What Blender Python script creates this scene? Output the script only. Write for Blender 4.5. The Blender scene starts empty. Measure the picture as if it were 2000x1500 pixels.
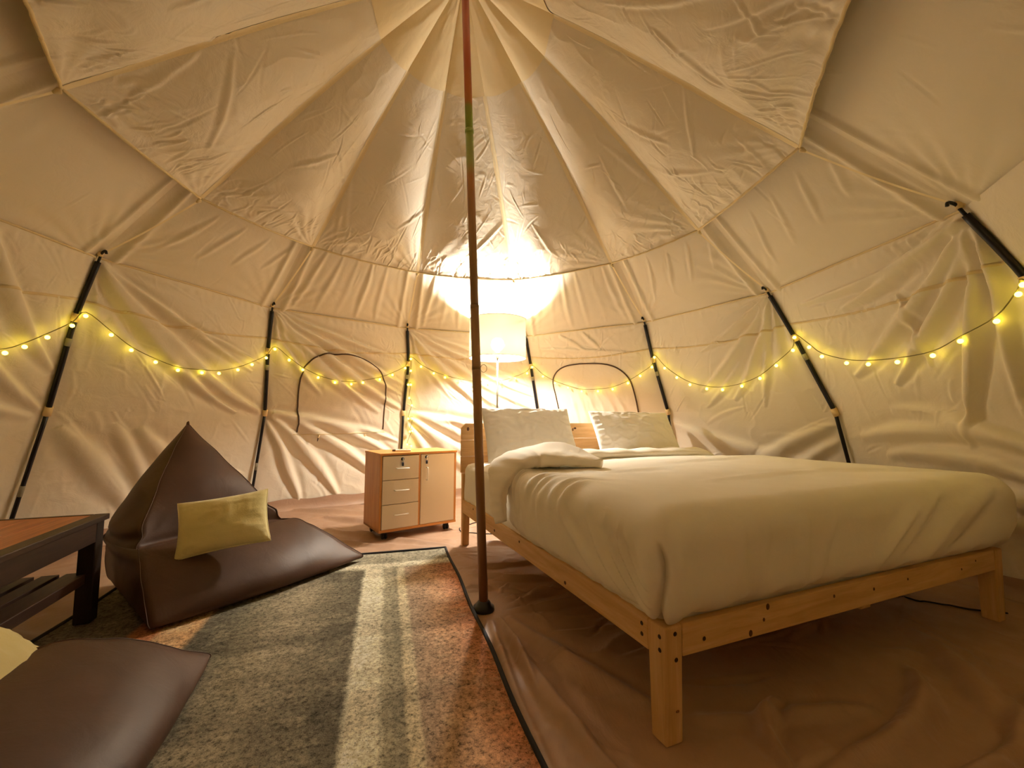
import bpy, bmesh, math, random
import numpy as np
from mathutils import Vector, Matrix

random.seed(7)
scene = bpy.context.scene
COL = scene.collection

# ------------------------------------------------------------------ camera
cam_data = bpy.data.cameras.new('camera')
cam_data.sensor_fit = 'HORIZONTAL'
cam_data.sensor_width = 36.0
cam_data.lens = 832.33 / 2000 * 36.0
cam_data.clip_start = 0.02
cam = bpy.data.objects.new('camera', cam_data)
COL.objects.link(cam)
cam.matrix_world = Matrix.Translation((0, 0, 0.9)) @ Matrix.Rotation(math.pi / 2 + 0.07842, 4, 'X') @ Matrix.Rotation(0.00407, 4, 'Z')
scene.camera = cam

# ------------------------------------------------------------------ world, exposure
world = bpy.data.worlds.new('night_sky')
scene.world = world
world.use_nodes = True
bgn = world.node_tree.nodes['Background']
bgn.inputs[0].default_value = (0.10, 0.14, 0.25, 1)
bgn.inputs[1].default_value = 0.05
scene.view_settings.view_transform = 'Standard'
scene.view_settings.look = 'None'
scene.view_settings.gamma = 1.0
scene.view_settings.use_curve_mapping = False
scene.view_settings.exposure = 0.88
scene.cycles.max_bounces = 8
scene.cycles.diffuse_bounces = 7
scene.cycles.sample_clamp_indirect = 6.0

BULB_STRENGTH = 730.0               # floor lamp bulb
BULB_COLOR = (1.0, 0.93, 0.81)
FAIRY_STRENGTH = 9.0                # small globe bulbs of the string lights
FAIRY_COLOR = (1.0, 0.78, 0.05)

# ------------------------------------------------------------------ helpers
def srgb(h):
    h = h.lstrip('#')
    out = []
    for i in (0, 2, 4):
        c = int(h[i:i + 2], 16) / 255
        out.append(c / 12.92 if c <= 0.04045 else ((c + 0.055) / 1.055) ** 2.4)
    return tuple(out) + (1.0,)

class NT:
    def __init__(self, name):
        self.m = bpy.data.materials.new(name)
        self.m.use_nodes = True
        self.t = self.m.node_tree
        self.b = self.t.nodes['Principled BSDF']
        self.out = self.t.nodes['Material Output']
        self._c = None
    def n(self, typ, **kw):
        x = self.t.nodes.new(typ)
        for k, v in kw.items():
            if k.startswith('i_'):
                key = k[2:]
                key = int(key) if key.isdigit() else key.replace('_', ' ')
                x.inputs[key].default_value = v
            else:
                setattr(x, k, v)
        return x
    def l(self, a, b):
        self.t.links.new(a, b)
    def co(self, scale=(1, 1, 1), kind='Object', rot=(0, 0, 0)):
        if self._c is None:
            self._c = self.n('ShaderNodeTexCoord')
        mp = self.n('ShaderNodeMapping')
        mp.inputs['Scale'].default_value = scale
        mp.inputs['Rotation'].default_value = rot
        self.l(self._c.outputs[kind], mp.inputs[0])
        return mp.outputs[0]
    def noise(self, scale=5, detail=4, rough=0.55, vec=None, dist=0.0):
        x = self.n('ShaderNodeTexNoise')
        x.inputs['Scale'].default_value = scale
        x.inputs['Detail'].default_value = detail
        x.inputs['Roughness'].default_value = rough
        x.inputs['Distortion'].default_value = dist
        self.l(vec if vec is not None else self.co(), x.inputs['Vector'])
        return x.outputs['Fac']
    def ramp(self, fac, stops, interp='LINEAR'):
        x = self.n('ShaderNodeValToRGB')
        cr = x.color_ramp
        cr.interpolation = interp
        while len(cr.elements) < len(stops):
            cr.elements.new(0.5)
        for e, (p, c) in zip(cr.elements, sorted(stops, key=lambda s: s[0])):
            e.position = p
            e.color = c if not isinstance(c, str) else srgb(c)
        self.l(fac, x.inputs[0])
        return x.outputs[0]
    def mix(self, fac, a, b, mode='MIX'):
        x = self.n('ShaderNodeMix', data_type='RGBA', blend_type=mode)
        for s, v in ((0, fac), (6, a), (7, b)):
            if isinstance(v, (int, float)):
                x.inputs[s].default_value = v
            elif isinstance(v, tuple):
                x.inputs[s].default_value = v
            elif isinstance(v, str):
                x.inputs[s].default_value = srgb(v)
            else:
                self.l(v, x.inputs[s])
        return x.outputs[2]
    def math(self, op, a, b=0.0):
        x = self.n('ShaderNodeMath', operation=op)
        for s, v in ((0, a), (1, b)):
            if isinstance(v, (int, float)):
                x.inputs[s].default_value = v
            else:
                self.l(v, x.inputs[s])
        return x.outputs[0]
    def bump(self, height, strength=0.5, dist=0.01, normal=None):
        x = self.n('ShaderNodeBump')
        x.inputs['Strength'].default_value = strength
        x.inputs['Distance'].default_value = dist
        self.l(height, x.inputs['Height'])
        if normal is not None:
            self.l(normal, x.inputs['Normal'])
        self.l(x.outputs[0], self.b.inputs['Normal'])
        return x.outputs[0]
    def base(self, c, rough=0.6, metal=0.0, spec=0.5):
        if isinstance(c, str):
            self.b.inputs['Base Color'].default_value = srgb(c)
        elif isinstance(c, tuple):
            self.b.inputs['Base Color'].default_value = c
        else:
            self.l(c, self.b.inputs['Base Color'])
        if isinstance(rough, (int, float)):
            self.b.inputs['Roughness'].default_value = rough
        else:
            self.l(rough, self.b.inputs['Roughness'])
        self.b.inputs['Metallic'].default_value = metal
        self.b.inputs['Specular IOR Level'].default_value = spec
        return self

def props(o, label=None, cat=None, group=None, kind=None):
    if label: o['label'] = label
    if cat: o['category'] = cat
    if group: o['group'] = group
    if kind: o['kind'] = kind
    return o

def empty(name, loc=(0, 0, 0), rotz=0.0, parent=None):
    o = bpy.data.objects.new(name, None)
    o.empty_display_size = 0.1
    COL.objects.link(o)
    o.location = loc
    o.rotation_euler = (0, 0, rotz)
    o.parent = parent
    return o

def link(name, me, mat=None, parent=None, smooth=True, loc=None):
    if mat is not None:
        me.materials.append(mat)
    if smooth:
        me.polygons.foreach_set('use_smooth', [True] * len(me.polygons))
    o = bpy.data.objects.new(name, me)
    COL.objects.link(o)
    o.parent = parent
    if loc is not None:
        o.location = loc
    return o

def raw_mesh(name, V, F):
    me = bpy.data.meshes.new(name)
    V = np.asarray(V, dtype=np.float32).reshape(-1, 3)
    F = np.asarray(F, dtype=np.int32)
    me.vertices.add(len(V))
    me.vertices.foreach_set('co', V.ravel())
    k = F.shape[1]
    me.loops.add(F.size)
    me.loops.foreach_set('vertex_index', F.ravel())
    me.polygons.add(len(F))
    me.polygons.foreach_set('loop_start', np.arange(0, F.size, k, dtype=np.int32))
    me.update(calc_edges=True)
    me.validate()
    return me

def grid_faces(nv, nu, wrap=False):
    idx = np.arange(nv * nu).reshape(nv, nu)
    if wrap:
        idx = np.concatenate([idx, idx[:, :1]], 1)
    return np.stack([idx[:-1, :-1], idx[:-1, 1:], idx[1:, 1:], idx[1:, :-1]], -1).reshape(-1, 4)

def grid(name, P, mat, parent=None, wrap=False, smooth=True):
    nv, nu = P.shape[:2]
    return link(name, raw_mesh(name, P.reshape(-1, 3), grid_faces(nv, nu, wrap)), mat, parent, smooth)

def bm_obj(name, bm, mat, parent=None, smooth=False, loc=None):
    me = bpy.data.meshes.new(name)
    bmesh.ops.recalc_face_normals(bm, faces=bm.faces)
    bm.to_mesh(me)
    bm.free()
    return link(name, me, mat, parent, smooth, loc)

def add_box(bm, lo, hi, bevel=0.0, seg=2):
    lo, hi = Vector(lo), Vector(hi)
    r = bmesh.ops.create_cube(bm, size=1.0)
    vs = r['verts']
    for v in vs:
        v.co = Vector((lo[i] + (v.co[i] + 0.5) * (hi[i] - lo[i]) for i in range(3)))
    if bevel > 0:
        es = list({e for v in vs for e in v.link_edges})
        bmesh.ops.bevel(bm, geom=es, offset=bevel, segments=seg, affect='EDGES', profile=0.5)
    return bm

def box(name, lo, hi, mat, parent=None, bevel=0.004, seg=2):
    bm = bmesh.new()
    add_box(bm, lo, hi, bevel, seg)
    return bm_obj(name, bm, mat, parent)

def tube_mesh(name, pts, r, n=10, closed=False, caps=True):
    pts = [Vector(p) for p in pts]
    rs = r if isinstance(r, (list, tuple)) else [r] * len(pts)
    V, F = [], []
    N = len(pts)
    up = None
    for i, p in enumerate(pts):
        a = pts[(i - 1) % N] if (closed or i > 0) else p
        b = pts[(i + 1) % N] if (closed or i < N - 1) else p
        t = (b - a).normalized()
        if up is None:
            up = Vector((0, 0, 1)) if abs(t.z) < 0.9 else Vector((1, 0, 0))
        s = t.cross(up).normalized()
        up = s.cross(t).normalized()
        for j in range(n):
            q = 2 * math.pi * j / n
            V.append(p + (s * math.cos(q) + up * math.sin(q)) * rs[i])
    for i in range(N if closed else N - 1):
        for j in range(n):
            a, b = i * n + j, i * n + (j + 1) % n
            c, d = ((i + 1) % N) * n + (j + 1) % n, ((i + 1) % N) * n + j
            F.append((a, b, c, d))
    me = bpy.data.meshes.new(name)
    faces = [tuple(f) for f in F]
    if caps and not closed:
        faces += [tuple(reversed(range(n))), tuple(range((N - 1) * n, N * n))]
    me.from_pydata([tuple(v) for v in V], [], faces)
    me.update()
    return me

def tube(name, pts, r, mat, parent=None, n=10, closed=False):
    return link(name, tube_mesh(name, pts, r, n, closed), mat, parent)

def lathe(name, prof, mat, parent=None, n=32, loc=None, smooth=True):
    a = np.linspace(0, 2 * np.pi, n, endpoint=False)
    P = np.array([[(r * math.cos(t), r * math.sin(t), z) for t in a] for r, z in prof])
    o = grid(name, P, mat, parent, wrap=True, smooth=smooth)
    if loc is not None:
        o.location = loc
    return o

def catmull(pts, m=8):
    P = [np.array(p, float) for p in pts]
    P = [2 * P[0] - P[1]] + P + [2 * P[-1] - P[-2]]
    out = []
    for i in range(1, len(P) - 2):
        for j in range(m):
            t = j / m
            a, b, c, d = P[i - 1], P[i], P[i + 1], P[i + 2]
            out.append(0.5 * (2 * b + (c - a) * t + (2 * a - 5 * b + 4 * c - d) * t * t + (3 * b - a - 3 * c + d) * t ** 3))
    out.append(P[-2])
    return np.array(out)

# ---- numpy noise and cloth folds
def vnoise(x, y, seed=0.0):
    ix, iy = np.floor(x), np.floor(y)
    fx, fy = x - ix, y - iy
    fx, fy = fx * fx * (3 - 2 * fx), fy * fy * (3 - 2 * fy)
    def h(a, b):
        s = np.sin(a * 127.1 + b * 311.7 + seed * 74.7) * 43758.5453
        return s - np.floor(s)
    return ((h(ix, iy) * (1 - fx) + h(ix + 1, iy) * fx) * (1 - fy) + (h(ix, iy + 1) * (1 - fx) + h(ix + 1, iy + 1) * fx) * fy) * 2 - 1

def fbm(x, y, seed=0.0, octv=4):
    s, a = 0.0, 1.0
    for o in range(octv):
        s = s + a * vnoise(x * 2 ** o, y * 2 ** o, seed + o * 3.3)
        a *= 0.5
    return s

def sm(a, b, x):
    t = np.clip((x - a) / (b - a), 0, 1)
    return t * t * (3 - 2 * t)

def fold(X, Y, x0, y0, x1, y1, w, a, seed=0.0, bend=0.0):
    """one tension fold: a rounded ridge with a shallow trough on either side"""
    dx, dy = x1 - x0, y1 - y0
    L = math.hypot(dx, dy)
    t = ((X - x0) * dx + (Y - y0) * dy) / (L * L)
    d = (-(X - x0) * dy + (Y - y0) * dx) / L
    tc = np.clip(t, 0, 1)
    d = d + bend * 4 * tc * (1 - tc) + 0.25 * w * vnoise(t * 3 + seed, X * 0 + seed, seed)
    ww = w * (0.35 + 0.65 * np.sin(np.pi * np.clip(tc * 0.85 + 0.1, 0, 1)))
    env = np.sin(np.pi * np.clip(t * 0.96 + 0.02, 0, 1)) ** 0.7 * ((t > 0) & (t < 1))
    q = d / (0.82 * ww)
    return a * env * (np.exp(-q * q) - 0.45 * np.exp(-(q - 1.7) ** 2) - 0.25 * np.exp(-(q + 1.7) ** 2))

def creases(X, Y, W, H, n, seed, ang, spread, ln=(.10, .35), w=(.005, .010), a=(.002, .0045), box=(0, 0, 1, 1)):
    """short sharp crease lines scattered over a panel, mostly along one direction (degrees)"""
    r = random.Random(seed)
    h = np.zeros_like(X)
    for _ in range(n):
        x, y = r.uniform(box[0], box[2]) * W, r.uniform(box[1], box[3]) * H
        t = math.radians(ang + r.gauss(0, spread)); L = r.uniform(*ln)
        ww, aa = r.uniform(*w), r.uniform(*a) * r.choice((1, 1, -1))
        sel = (np.abs(X - x) < L * 0.6 + .05) & (np.abs(Y - y) < L * 0.6 + .05)
        if sel.any():
            c, s = math.cos(t) * L / 2, math.sin(t) * L / 2
            h[sel] += fold(X[sel], Y[sel], x - c, y - s, x + c, y + s, ww, aa, r.random() * 9, r.uniform(-.02, .02))
    return h

def fan(X, Y, cx, cy, n, a, r0, r1, seed=0.0):
    """radiating gathers from a corner where the cloth is pulled"""
    dx, dy = X - cx, Y - cy
    r = np.hypot(dx, dy)
    th = np.arctan2(dy, dx) + 0.12 * vnoise(r * 3, r * 0 + seed, seed)
    env = sm(0, r0, r) * (1 - sm(r0, r1, r))
    w = 0.5 + 0.5 * vnoise(th * 2.3 + seed, r * 0 + 1.7, seed + 2)
    return a * env * np.sin(n * th + seed * 5) * w

# --- BEGIN BASE (pure numpy: tent skeleton) ---
CX, CY = -0.2475, 2.0564            # tent centre on the floor
PH, STEP = 1.40024, math.pi / 6     # bearing of rib 3, ribs every 30 degrees
R_FOOT = 2.88
HOOK = {0: (-2.380, 2.379, 1.813), 1: (-1.947, 3.385, 1.781), 2: (-1.018, 4.071, 1.763), 3: (0.135, 4.179, 1.708),
        4: (1.166, 3.686, 1.744), 5: (1.757, 2.853, 1.763), 6: (1.881, 1.709, 1.779)}
BRACKET = {0: (-2.770, 2.535, 0.926), 1: (-2.176, 3.752, 0.933), 3: (0.281, 4.569, 0.952), 4: (1.460, 3.974, 0.960), 5: (2.188, 2.872, 0.945)}
LOOP = {0: (-2.567, 2.454, 1.473), 1: (-2.061, 3.555, 1.452), 2: (-1.049, 4.269, 1.438), 3: (0.195, 4.367, 1.429),
        4: (1.287, 3.840, 1.426), 5: (1.953, 2.891, 1.452)}
RING = {-1: (-1.701, 1.505, 2.123), 0: (-1.778, 2.331, 2.132), 1: (-1.463, 3.026, 2.134), 2: (-0.802, 3.509, 2.112), 3: (0.010, 3.590, 2.076),
        4: (0.773, 3.230, 2.096), 5: (1.193, 2.643, 2.099), 6: (1.289, 1.816, 2.109)}

def rib_dir(k):
    t = PH - (k - 3) * STEP
    return math.cos(t), math.sin(t)

def node(table, k, r, z):
    kk = (k + 2) % 12 - 2            # ribs -2 .. 9
    if kk in table:
        return np.array(table[kk])
    c, s = rib_dir(kk)
    return np.array((CX + r * c, CY + r * s, z))

def hook(k): return node(HOOK, k, 2.157, 1.774)
def bracket(k): return node(BRACKET, k, 2.568, 0.944)
def loop_pt(k): return node(LOOP, k, 2.353, 1.451)
def ring(k): return node(RING, k, 1.555, 2.112)
def foot(k):
    b = bracket(k); dx, dy = b[0] - CX, b[1] - CY; r = math.hypot(dx, dy)
    return np.array((CX + dx / r * R_FOOT, CY + dy / r * R_FOOT, 0.0))

RIBV = np.array([0.0, 0.5, 0.78, 1.0])
def rib_edge(k, v):
    pts = np.array([foot(k), bracket(k), loop_pt(k), hook(k)])
    return np.stack([np.interp(v, RIBV, pts[:, c]) for c in range(3)], -1)

def wall_base(k, u, v):
    """canvas wall of the sector between ribs k and k+1; u left to right, v floor to hook"""
    a, b = rib_edge(k, v), rib_edge(k + 1, v)
    p = a + (b - a) * u[..., None]
    m = np.array((CX, CY, 1.0)) - p; m[..., 2] = 0.25
    m /= np.linalg.norm(m, axis=-1, keepdims=True)
    sag = 0.05 * np.sin(np.pi * u) * np.sin(np.pi * np.clip(v * 2, 0, 1)) - 0.02 * np.sin(np.pi * u) * np.sin(np.pi * np.clip(v * 2 - 1, 0, 1))
    return p - m * sag[..., None] * 0.8, m
# --- END BASE ---

# ------------------------------------------------------------------ materials
def mat_canvas(name, col, bump=0.25, sc=1.0, crumple=0.0, gloss=0.0):
    """matt cotton canvas: diffuse shader with a fine wrinkle relief; a little sheen for coated cloth"""
    k = NT(name)
    big = k.noise(10 * sc, 4, 0.6, dist=0.8)
    h = big
    if crumple > 0:
        rid = k.n('ShaderNodeTexNoise', noise_type='RIDGED_MULTIFRACTAL')
        rid.inputs['Scale'].default_value = 3.0; rid.inputs['Detail'].default_value = 3.0
        rid.inputs['Distortion'].default_value = 0.6
        k.l(k.co(), rid.inputs['Vector'])
        h = k.math('ADD', h, k.math('MULTIPLY', rid.outputs['Fac'], crumple))
    nb = k.bump(h, bump, 0.02)
    if gloss:
        k.base(col, 0.5, 0, gloss)
    else:
        k.t.nodes.remove(k.b)
        d = k.n('ShaderNodeBsdfDiffuse')
        d.inputs[0].default_value = srgb(col)
        k.l(nb, d.inputs['Normal'])
        k.l(d.outputs[0], k.out.inputs[0])
    return k.m

M = {}
M['canvas'] = mat_canvas('canvas', '#e6ddcb', 0.22)
M['shoulder'] = mat_canvas('canvas_outer', '#e3d9c7', 0.14)
M['liner'] = mat_canvas('roof_liner_cloth', '#e4dac8', 0.30, 1.0, 0.22, 0.3)
M['tape'] = mat_canvas('seam_tape_cloth', '#e9d9b4', 0.15)
M['hem'] = mat_canvas('hem_cloth', '#dfcda4', 0.2)
M['window'] = mat_canvas('window_flap_cloth', '#e6dcc9', 0.2)

def mat_tarp():
    k = NT('floor_tarp')
    n1 = k.noise(2.5, 5, 0.6)
    c = k.ramp(n1, [(0.3, '#a0806a'), (0.7, '#b09078')])
    k.base(c, k.ramp(k.noise(8, 3), [(0.3, (0.42, 0.42, 0.42, 1)), (0.7, (0.6, 0.6, 0.6, 1))]), 0, 0.4)
    w = k.noise(7, 6, 0.6, k.co((1, 0.35, 1), rot=(0, 0, 0.5)), 1.0)
    k.bump(k.math('ADD', w, k.math('MULTIPLY', k.noise(90, 2), 0.06)), 0.35, 0.02)
    return k.m
M['tarp'] = mat_tarp()

def mat_wood(name, c1, c2, c3, axis=0, rough=0.5, scale=1.0, knots=True):
    k = NT(name)
    st = [9.0 * scale] * 3
    st[axis] = 0.7 * scale
    n1 = k.noise(4.0, 6, 0.6, k.co(tuple(st)), 0.8)
    n2 = k.noise(22, 3, 0.6, k.co(tuple(st)))
    c = k.ramp(n1, [(0.28, c1), (0.52, c2), (0.75, c3)])
    c = k.mix(k.math('MULTIPLY', n2, 0.35), c, c1)
    k.base(c, rough, 0, 0.4)
    k.bump(n2, 0.12, 0.003)
    return k.m
M['pine_x'] = mat_wood('pine_x', '#c69a5e', '#dcb47c', '#e8c592', 0)
M['pine_y'] = mat_wood('pine_y', '#c69a5e', '#dcb47c', '#e8c592', 1)
M['pine_z'] = mat_wood('pine_z', '#c69a5e', '#dcb47c', '#e8c592', 2)
M['cab_z'] = mat_wood('cabinet_wood_upright', '#b5763c', '#cf9350', '#dca262', 2, 0.4)
M['cab_x'] = mat_wood('cabinet_wood_flat', '#b5763c', '#cf9350', '#dca262', 0, 0.4)
M['dark_x'] = mat_wood('dark_wood_long', '#2a1a12', '#3a261a', '#4c3322', 0, 0.45)
M['dark_z'] = mat_wood('dark_wood_upright', '#1c1410', '#281c16', '#33251c', 2, 0.5)
M['orange_x'] = mat_wood('orange_wood', '#8e4f28', '#b96f3c', '#cc8450', 0, 0.3)
def flat(name, c, rough=0.5, metal=0.0, spec=0.5, noise=0.0):
    k = NT(name)
    a = srgb(c)
    b = tuple(x * (1 - 0.25) for x in a[:3]) + (1,)
    k.base(k.ramp(k.noise(14, 4), [(0.35, b if noise else a), (0.6, a)]), rough, metal, spec)
    return k.m
M['knot'] = flat('wood_knot', '#5c3818', 0.6)
M['knot_soft'] = flat('wood_knot_pale', '#8a5524', 0.6)
M['screw'] = flat('screw_head', '#43301f', 0.4, 0.6)
M['black_metal'] = flat('black_steel', '#15131a', 0.38, 0.3)
M['black'] = flat('black_plastic', '#151416', 0.45)
M['rubber'] = flat('black_rubber', '#1d1c1f', 0.3)
M['chrome'] = flat('brushed_steel', '#c9c4ba', 0.25, 1.0)
M['laminate'] = flat('cream_laminate', '#e3d6bf', 0.35)
M['handle'] = flat('white_handle', '#efe8d8', 0.3)
M['sleeve'] = flat('webbing_sleeve', '#dcc394', 0.85)
M['sticker'] = flat('grey_sticker', '#8d8878', 0.6)
M['zip'] = flat('brown_zip', '#4a3322', 0.6)
M['binding'] = flat('black_binding', '#17151b', 0.8)
M['wire'] = flat('string_wire', '#6e6236', 0.5)
M['cord'] = flat('black_cord', '#1a1718', 0.5)
M['blue_tag'] = flat('key_tag', '#2c3e6e', 0.4)
M['remote'] = flat('remote_shell', '#e9e2d0', 0.4)

def mat_cloth(name, c1, c2, rough=0.8, bump=0.2, scale=14, sheen=0.0, fine=0.15):
    k = NT(name)
    k.base(k.ramp(k.noise(4, 4), [(0.3, c1), (0.7, c2)]), rough, 0, 0.3)
    k.bump(k.math('ADD', k.noise(scale, 5, 0.6, dist=1.0), k.math('MULTIPLY', k.noise(220, 2), fine)), bump, 0.012)
    if sheen:
        k.b.inputs['Sheen Weight'].default_value = sheen
        k.b.inputs['Sheen Roughness'].default_value = 0.4
    return k.m
M['sheet'] = mat_cloth('white_sheet', '#f2ede4', '#f5f1e9', 0.8, 0.25, 16)
M['duvet'] = mat_cloth('duvet_cotton', '#f2ebdd', '#f6f0e4', 0.85, 0.22, 7)
M['pillow'] = mat_cloth('pillow_cotton', '#f3efe8', '#f7f4ee', 0.8, 0.22, 12)
M['bag'] = mat_cloth('brown_nylon', '#432d20', '#503729', 0.5, 0.16, 9, 0.0, 0.1)
M['velvet'] = mat_cloth('yellow_velvet', '#d4c88c', '#dccf98', 0.9, 0.15, 26, 0.6, 0.4)

def mat_pole():
    k = NT('centre_pole_painted_reflections')
    sep = k.n('ShaderNodeSeparateXYZ')
    k.l(k.co(), sep.inputs[0])
    z = k.math('ADD', k.math('DIVIDE', sep.outputs[2], 3.4), k.math('MULTIPLY', k.math('SUBTRACT', k.noise(5, 2), 0.5), 0.02))
    c = k.ramp(z, [(0.0, '#855a38'), (0.30, '#9a7048'), (0.42, '#94724a'), (0.55, '#a07a52'), (0.62, '#a8703c'), (0.645, '#94a04a'), (0.70, '#8ea84c'), (0.725, '#949e46'), (0.735, '#c07a3a'), (0.80, '#a84c30'), (0.95, '#984c2e')])  # brown pole; red, green and orange are reflections and lens tint painted in
    k.base(c, 0.32, 0.0, 0.6)
    return k.m
M['pole'] = mat_pole()

def mat_shade():
    k = NT('lamp_shade_linen')
    t = k.t
    tr = k.n('ShaderNodeBsdfTransparent'); tr.inputs[0].default_value = (1.0, 0.86, 0.56, 1)
    tl = k.n('ShaderNodeBsdfTranslucent'); tl.inputs[0].default_value = (0.90, 0.80, 0.58, 1)
    df = k.n('ShaderNodeBsdfDiffuse'); df.inputs[0].default_value = (0.50, 0.43, 0.30, 1)
    m1 = k.n('ShaderNodeMixShader'); m1.inputs[0].default_value = 0.017
    k.l(df.outputs[0], m1.inputs[1]); k.l(tl.outputs[0], m1.inputs[2])
    m2 = k.n('ShaderNodeMixShader'); m2.inputs[0].default_value = 0.018
    k.l(m1.outputs[0], m2.inputs[1]); k.l(tr.outputs[0], m2.inputs[2])
    k.l(m2.outputs[0], k.out.inputs[0])
    return k.m
M['shade'] = mat_shade()

def mat_emit(name, color, strength):
    k = NT(name)
    e = k.n('ShaderNodeEmission')
    e.inputs[0].default_value = tuple(color) + (1,)
    e.inputs[1].default_value = strength
    k.l(e.outputs[0], k.out.inputs[0])
    return k.m
M['bulb'] = mat_emit('lamp_bulb_glow', BULB_COLOR, BULB_STRENGTH)
M['fairy'] = mat_emit('fairy_bulb_glow', FAIRY_COLOR, FAIRY_STRENGTH)

def mat_rug():
    """faded patchwork carpet: x runs across from the right-hand edge, y from the far edge towards the camera (metres)"""
    k = NT('patchwork_rug')
    base = k.co()
    sep = k.n('ShaderNodeSeparateXYZ'); k.l(base, sep.inputs[0])
    wob = k.math('MULTIPLY', k.math('SUBTRACT', k.noise(14, 3, 0.6), 0.5), 0.025)
    u = k.math('DIVIDE', k.math('ADD', sep.outputs[0], wob), -1.72)      # the mesh runs to -x and -y
    v = k.math('DIVIDE', k.math('ADD', sep.outputs[1], wob), -2.3)
    g = lambda x: (x, x, x, 1)
    bands = k.ramp(u, [(0.0, '#96603f'), (0.03, '#a37253'), (0.085, '#a58264'), (0.163, '#93806c'), (0.170, '#b2a68a'), (0.188, '#aea286'), (0.194, '#7d7663'),
                       (0.228, '#8f8872'), (0.240, '#c2bba2'), (0.290, '#c8c2aa'), (0.302, '#595447'), (0.36, '#655f50'), (0.48, '#857c69'),
                       (0.56, '#6e6857'), (0.62, '#5a564a'), (0.655, '#5e594c'), (0.670, '#c09a70'), (0.74, '#c4a178'), (0.752, '#a86e48'), (0.80, '#9a6644'), (0.812, '#625a50'), (1.0, '#696156')])
    rows = k.ramp(v, [(0.0, '#97917f'), (0.06, '#8f8976'), (0.085, '#8a8472'), (0.10, '#c6bfa8'), (0.12, '#beb8a0'), (0.14, '#a09a84'), (1.0, '#a09a84')])
    rmask = k.ramp(v, [(0.0, g(1)), (0.118, g(1)), (0.140, g(0))])
    c = k.mix(rmask, bands, rows)
    # worn pale patches and darker pile, in blocks along the length
    blk = k.ramp(v, [(0.0, g(0.5)), (0.13, g(0.40)), (0.19, g(0.40)), (0.205, g(0.64)), (0.33, g(0.58)), (0.42, g(0.44)),
                    (0.47, g(0.38)), (0.485, g(0.60)), (0.62, g(0.52)), (0.66, g(0.34)), (0.75, g(0.60)), (1.0, g(0.42))])
    c = k.mix(0.7, c, blk, 'OVERLAY')
    big = k.ramp(k.noise(3.6, 6, 0.7), [(0.30, g(0.28)), (0.70, g(0.74))])
    c = k.mix(0.5, c, big, 'OVERLAY')
    streak = k.ramp(k.noise(9, 5, 0.7, k.co((0.5, 1.6, 1))), [(0.35, g(0.30)), (0.65, g(0.72))])
    c = k.mix(0.4, c, streak, 'OVERLAY')
    worn = k.ramp(k.noise(7, 6, 0.75), [(0.50, g(0)), (0.68, g(0.32))])
    c = k.mix(worn, c, '#b4a88e')
    sp = k.ramp(k.noise(60, 5, 0.8), [(0.34, g(0.08)), (0.46, g(0.5)), (0.62, g(0.86))])
    c = k.mix(0.85, c, sp, 'OVERLAY')
    dark = k.ramp(k.noise(110, 3, 0.8), [(0.36, g(0.10)), (0.45, g(1))])
    c = k.mix(0.65, c, dark, 'MULTIPLY')
    k.base(c, 0.95, 0, 0.15)
    k.bump(k.noise(160, 3, 0.7), 0.5, 0.006)
    return k.m
M['rug'] = mat_rug()


# ------------------------------------------------------------------ tent: floor
RUG_O = np.array((-0.450, 2.991)); RUG_A = math.atan2(0.957, -0.290)   # far right corner and direction of the right edge (away)
RUG_D = np.array((0.2803, -0.9599))                                    # towards the camera
RUG_N = np.array((-0.9599, -0.2803))                                   # across, to the left
RUG_W, RUG_L = 1.72, 2.25

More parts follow.
